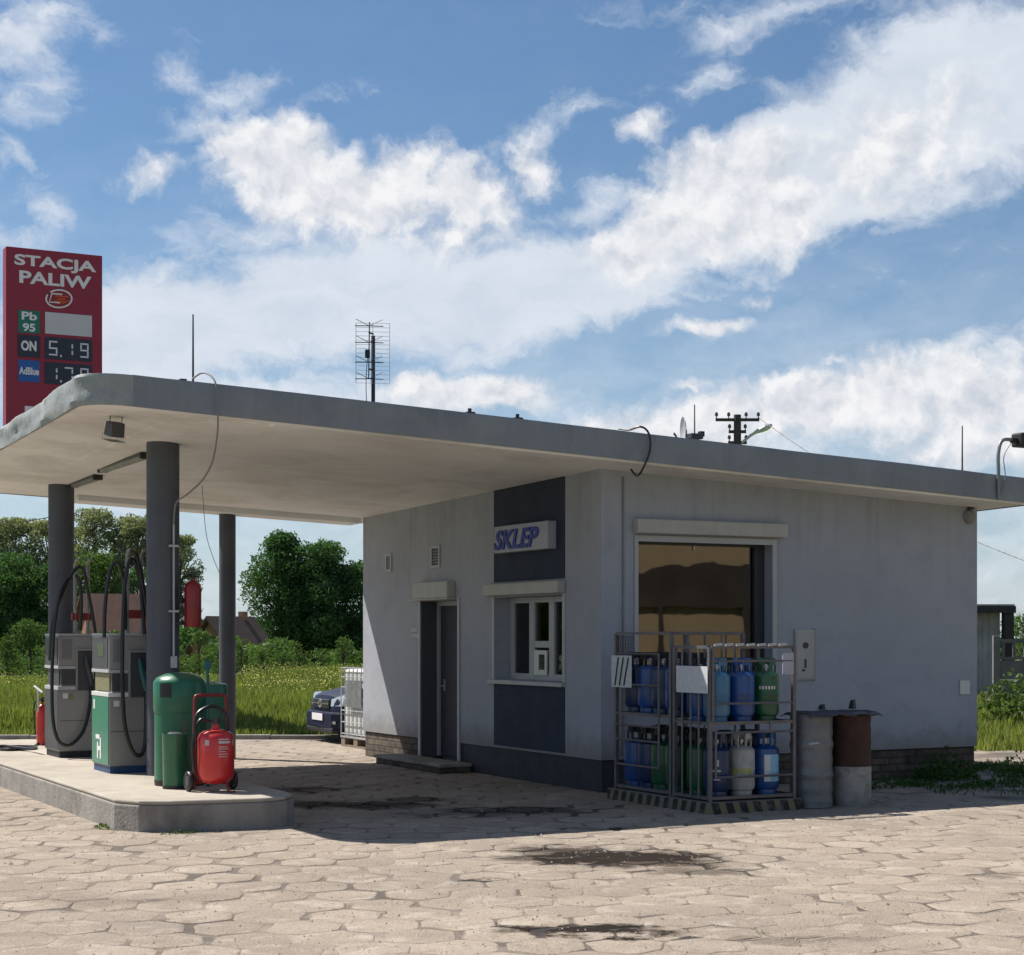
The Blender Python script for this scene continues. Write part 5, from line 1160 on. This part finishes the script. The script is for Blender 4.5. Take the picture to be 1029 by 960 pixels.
# meadow: tall grass with rape flowers
def blades(name,X,Y,H,wd,m,rng,lean=.35,kind='stuff',z0=-.045):
    n_=len(X); a=rng.uniform(0,2*PI,n_); ux,uy=np.cos(a),np.sin(a); b_=rng.uniform(0,2*PI,n_); lx,ly=np.cos(b_)*lean*H*rng.random(n_),np.sin(b_)*lean*H*rng.random(n_)
    w_=wd/2
    V=np.stack([np.stack([X-ux*w_,Y-uy*w_,np.full(n_,z0)],1),np.stack([X+ux*w_,Y+uy*w_,np.full(n_,z0)],1),
                np.stack([X+lx*.4+ux*w_*.8,Y+ly*.4+uy*w_*.8,z0+H*.6],1),np.stack([X+lx,Y+ly,z0+H],1),np.stack([X+lx*.4-ux*w_*.8,Y+ly*.4-uy*w_*.8,z0+H*.6],1)],1).reshape(-1,3)
    F=np.arange(n_*5).reshape(-1,5); o=raw_mesh(name,V,F,m); 
    if kind: tag(o,kind=kind)
    return o
rg=np.random.default_rng(21)
def field(n_,y0,y1,kx0,kx1):
    Y=y0*(y1/y0)**rg.random(n_); X=(kx0+(kx1-kx0)*rg.random(n_))*Y; return X,Y
X,Y=field(230000,30.0,70.0,-.34,-.02)
patch=np.clip(np.sin(X*.9+Y*.35)*np.cos(Y*.5-X*.2)*.5+.5,0,1)
H=(.26+.34*patch)*rg.uniform(.5,1.25,len(X)); H*=np.clip((Y-29.6)/1.6,.25,1); H=np.where((Y>51.3)&(Y<55.2)&(X<-7.6),.03,H)
H*=np.where((Y>44)&(X<-9.5),.45,1)
blades('tall_grass',X,Y,H,.028+.0005*Y,'grass',rg)
X,Y=field(9000,39,68,-.155,-.03); keep=np.sin(X*.6)*np.cos(Y*.3)>-.45; X,Y=X[keep],Y[keep]
C=np.stack([X,Y,rg.uniform(.42,.72,len(X))],1); o=leaves('meadow_flowers',C,.024,'flower',None,rg); tag(o,kind='stuff')
X,Y=field(1500,50,68,-.31,-.16); C=np.stack([X,Y,rg.uniform(.25,.4,len(X))],1); o=leaves('meadow_flowers',C,.03,'flower',None,rg); tag(o,kind='stuff')
# right-hand rough grass
Y=rg.uniform(25.9,44,70000); X=6.0+rg.random(70000)*(4+Y*.28)
keep=(X/Y>.24)&(X/Y<.42); X,Y=X[keep],Y[keep]; H=(.18+.22*np.clip((Y-26)/7,0,1))*rg.uniform(.5,1.5,len(X))
blades('rough_grass',X,Y,H,.035,'grass',rg)
X=8.5+rg.normal(0,.7,1300); Y=30+rg.normal(0,1.4,1300); 
for (wx,wy,wh,lb) in ((8.75,30.2,1.25,'tall bright weed clump in front of the concrete fence'),(8.15,33.5,1.0,'dark weed clump at the foot of the old shed wall'),(9.3,29.6,.8,'weed clump with pale flowers by the lane at the right edge')):
    t=thing('weed_clump',lb,'weeds',(wx,wy,-.03),0,'weed clumps by the fence'); n_=900; r_=rg.random(n_)**.5*.62; a=rg.uniform(0,2*PI,n_)
    C=np.stack([r_*np.cos(a),r_*np.sin(a),rg.random(n_)*wh*(1-.55*r_)],1); leaves('foliage',C,.055,'weed' if 'dark' in lb else 'leaf_bush',t,rg)
    b=MB(); 
    for k in range(9): q_=C[k*37]; b.tube([(q_[0]*.3,q_[1]*.3,0),(q_[0],q_[1],q_[2])],.006,4)
    b.build('stem','weed',t)
    if 'flowers' in lb: leaves('blossom',C[::9]+np.array([0,0,.05]),.02,'flower_white',t,rg)
# weeds at the foot of the building, right end
def weedpatch(lb,u,v,ru,rv,h,n_,m='weed',leafs=.028):
    t=sthing('weed_clump',lb,'weeds',u,v,-.01,group='weeds at the foot of the building'); r_=rg.random(n_)**.5; a=rg.uniform(0,2*PI,n_)
    C=np.stack([ru*r_*np.cos(a),rv*r_*np.sin(a),rg.random(n_)**1.2*h*(1.05-.7*r_)],1); leaves('foliage',C,leafs,m,t,rg,)
    b=MB()
    for k in range(10): q_=C[(k*53)%n_]; b.tube([(q_[0]*.3,q_[1]*.3,0),(q_[0],q_[1],q_[2])],.004,4)
    b.build('stem','weed',t)
weedpatch('tall weed clump against the plinth near the building corner',4.55,-.35,.50,.24,.40,750)
weedpatch('dark leafy weed just past the building corner',5.7,-.45,.42,.3,.38,520,'leaf_mid')
weedpatch('low weeds in front of the plinth right of the barrels',3.3,-.75,.75,.3,.13,420)
weedpatch('sparse low weeds on the bare ground in the roof shadow',4.6,-1.25,.9,.30,.10,420)
weedpatch('small weed tuft at the right edge of the shaded ground',6.2,-1.2,.35,.3,.26,300,'leaf_mid')
weedpatch('grassy tuft in a paving joint beside the island corner',-5.68,-.95,.07,.22,.055,140,'leaf_bush',.014)
weedpatch('tiny tuft at the rounded island end',-5.2,-1.70,.22,.05,.05,110,'leaf_bush',.013)
Y=rg.uniform(18.6,23.6,16000); X=rg.uniform(4.6,9.2,16000); du=(X-OX)*cT+(Y-OY)*sT; dv=-(X-OX)*sT+(Y-OY)*cT
keep=((dv<-.15)|(du>5.45))&(dv>-2.3)&((np.sin(X*2.1)+np.cos(Y*1.7+X)+rg.normal(0,.6,len(X)))>.55); X,Y=X[keep],Y[keep]
blades('ground_weeds',X,Y,rg.uniform(.02,.09,len(X)),.014,'weed',rg,lean=1.0,z0=-.015)
X=rg.uniform(-9,-1,3500); Y=29.08+np.abs(rg.normal(0,.35,3500)); blades('verge_grass',X,Y,rg.uniform(.05,.22,3500),.025,'grass',rg,lean=.6,z0=-.03)

# ================================================================== houses beyond the meadow
def house(label,px,Z,w_,d_,zw,zr,rot,wallm,roofm,gable_win):
    t=thing('farmhouse',label,'house',PX(px,Z),rot,'farmhouses beyond the meadow')
    b=MB(); b.box(-w_/2,w_/2,-d_/2,d_/2,-.1,zw); b.extr([(-d_/2,zw),(d_/2,zw),(0,zr-.12)],'x',-w_/2,w_/2); b.build('wall',wallm,t)
    b=MB(); e=.35; k=(zr-zw)/(d_/2)
    for s2 in (-1,1): b.hexa([(-w_/2-e,s2*(d_/2+e),zw-e*k),(w_/2+e,s2*(d_/2+e),zw-e*k),(w_/2+e,0,zr),(-w_/2-e,0,zr),(-w_/2-e,s2*(d_/2+e),zw-e*k+.16),(w_/2+e,s2*(d_/2+e),zw-e*k+.16),(w_/2+e,0,zr+.16),(-w_/2-e,0,zr+.16)])
    rf=b.build('roof',roofm,t)
    b=MB(); b.box(w_*.25,w_*.25+.35,-.18,.18,zr-.3,zr+.42); b.build('chimney','brickwall',rf)
    for (x,y,ax) in gable_win:
        b=MB()
        if ax=='x': b.box(x-.03,x+.03,y-.28,y+.28,zw*.9,zw*.9+.7)
        else: b.box(x-.4,x+.4,y-.03,y+.03,.9,2.0)
        wn=b.build('window','charcoal',t)
        b=MB()
        if ax=='x': b.box(x-.04,x+.04,y-.22,y+.22,zw*.9+.08,zw*.9+.62)
        else: b.box(x-.32,x+.32,y-.04,y+.04,.98,1.92)
        b.build('pane','car_glass',wn)
house('farmhouse with a long clay roof seen between the columns',122,110,4.6,4.0,2.1,4.25,.5,'brickwall','clay_roof',[(-2.8,0,'x'),(-1.2,-2.3,'y'),(1.2,-2.3,'y')])
house('small gabled farmhouse right of the hanging extinguisher',232,92,3.2,2.6,1.1,2.62,1.02,'brickwall','dark_roof',[(-1.6,0,'x')])
# yellow house across the road, off to the right: it shows as a reflection in the shop window
hx,hy=27.5,5.8
t=thing('yellow_house','ochre rendered house with a dark porch roof across the road on the right','house',(hx,hy,0),math.radians(-29),'houses across the road')
b=MB(); b.box(0,8,-11,11,-.1,6.0); b.build('wall','ochre',t)
b=MB(); yc=.2; pts=[(-11,2.5),(3.6,2.5),(3.6,3.05)]+[(yc+3.0*math.cos(a_*PI/20),3.10+.62*math.sin(a_*PI/20)) for a_ in range(0,21)]+[(-11,3.05)]
b.extr([(y_,z_+.06*math.sin(y_*5)+.04*math.sin(y_*13)) for y_,z_ in pts],'x',-.16,-.004); b.build('arched_canopy','soot',t)
for y_,w_,z_ in ((-1.1,.16,3.2),(1.3,.42,3.0),(2.2,.12,3.2)): MB().box(-.22,-.17,y_,y_+w_,0,z_).build('awning_post','soot',t)
b=MB(); b.extr([(-1,5.9),(4,8.8),(9,5.9),(9,6.1),(4,9.0),(-1,6.1)],'y',-11.5,11.5); b.build('roof','dark_roof',t)
for y in (-8,-4.5,4.5,8):
    b=MB(); b.box(-.04,.02,y-.6,y+.6,1.0,2.2); wn=b.build('window','white_paint',t); b=MB(); b.box(-.05,-.035,y-.5,y+.5,1.1,2.1); b.build('pane','car_glass',wn)
b=MB(); b.box(-.05,.02,-9.9,-9.0,0,2.0); b.build('door','door_brown',t)
# shed and slatted concrete fence on the right
t=thing('shed','old pale shed with a black roof edge beyond the building corner','shed',PX(1010,40),math.radians(4))
b=MB(); b.box(-4.2,-.12,0,3.2,-.1,2.25); b.build('wall','old_wall',t); b=MB(); b.box(-4.4,.10,-.35,3.4,2.28,2.44); rf=b.build('roof','galv',t); MB().box(-4.42,.12,-.38,-.352,2.24,2.40).build('fascia','black',rf); 
b=MB(); b.box(-.12,.10,-.3,-.1,.95,2.27); b.build('corner_post','black',t); MB().box(-1.6,-.7,-.03,.001,0,1.9).build('door','fence',t)
t=thing('concrete_fence','grey prefabricated concrete fence with openwork top row','fence',PX(1001,37),math.radians(-3))
npan=9
for i in range(npan+1):
    x=i*2.05; b=MB(); b.box(x-.07,x+.07,-.07,.07,-.1,1.72); b.build('post','fence',t,bevel=.01)
for i in range(npan):
    x0_=i*2.05+.07; x1_=x0_+1.91; b=MB()
    for k in range(3): b.box(x0_,x1_,-.025,.025,-.05+k*.42,-.05+k*.42+.405)
    b.box(x0_,x1_,-.025,.025,1.215,1.27); b.box(x0_,x1_,-.03,.03,1.57,1.65)
    for k in range(9): xx=x0_+.05+k*.225; b.box(xx,xx+.06,-.02,.02,1.27,1.57)
    b.build('panel','fence',t)

# ================================================================== utility pole, street lamp and wires
pz=60.0
def zz(py,Z=pz): return CAMH+(HY-py)/FPX*Z
pt=PX(741,pz)
t=thing('utility_pole','dark wooden utility pole with two crossarms above the roof','utility pole',pt,0)
b=MB(); b.tube([(0,0,-.2),(0,0,zz(417))],[.19,.125],10); b.build('pole','wood_pole',t)
def arm(z,hw_,nm,tilt=0):
    b=MB(); b.hexa([(-hw_,-.05,z-.05),(hw_,-.05,z-.05),(hw_,.05,z-.05),(-hw_,.05,z-.05),(-hw_,-.05,z+.05),(hw_,-.05,z+.05),(hw_,.05,z+.05),(-hw_,.05,z+.05)]); a=b.build('crossarm','wood_pole',t)
    for x in nm:
        b=MB(); b.tube([(x,0,z+.04),(x,0,z+.12),(x,0,z+.13),(x,0,z+.20),(x,0,z+.26)],[.02,.02,.055,.06,.03],8); b.build('insulator','insul',a)
arm(zz(422),.75,(-.72,-.30,.30,.72)); arm(zz(434),.30,(-.27,.27)); arm(zz(445),.32,(-.28,.3))
t=thing('street_lamp','grey street lamp head on a short arm fixed to the utility pole','street lamp',(pt.x,pz,zz(446)),0)
ax=(774-741)/FPX*pz; b=MB(); b.tube([(.12,0,0),(.45,-.1,.28),(.7,-.1,.42)],.05,8); b.build('arm','alu',t)
b=MB(); b.lathe([(.0,0),(.07,.02),(.13,.16),(.17,.38),(.15,.56),(.07,.68),(0,.70)],(0,0,0),18,'x'); hdm=b.build('head','alu',t); hdm.location=(.55,-.1,.36); hdm.rotation_euler=(0,math.radians(-24),0); hdm.scale=(1,1,.62)
b=MB(); b.lathe([(0,0),(.09,.03),(.13,.14),(.14,.3),(.08,.42),(0,.44)],(0,0,0),16,'x'); l_=b.build('lens','lamp_clear',hdm); l_.location=(.18,0,-.075); l_.scale=(1,1,.8)
pp=PX(1130,46); pe=Vector((pp.x,46,zz(596,46)))
t=thing('wire_post','grey concrete post holding the far end of the overhead wire','post',(pe.x,46,0),0)
b=MB(); b.tube([(0,0,-.2),(0,0,pe.z+.25)],[.15,.10],8); b.build('post','fence',t); MB().box(-.3,.3,-.04,.04,pe.z-.02,pe.z+.06).build('crossarm','wood_pole',t)
a_=Vector((pt.x+.72,pz,zz(424)+.15)); t=thing('overhead_wire','overhead wire sagging from the utility pole down to the right','wire',(0,0,0)); b=MB()
pts=[]
for k in range(25):
    s_=k/24; p_=a_.lerp(pe,s_); p_.z-=1.15*4*s_*(1-s_)*.55; pts.append(p_)
b.tube(pts,.014,5); b.build('wire','black',t)
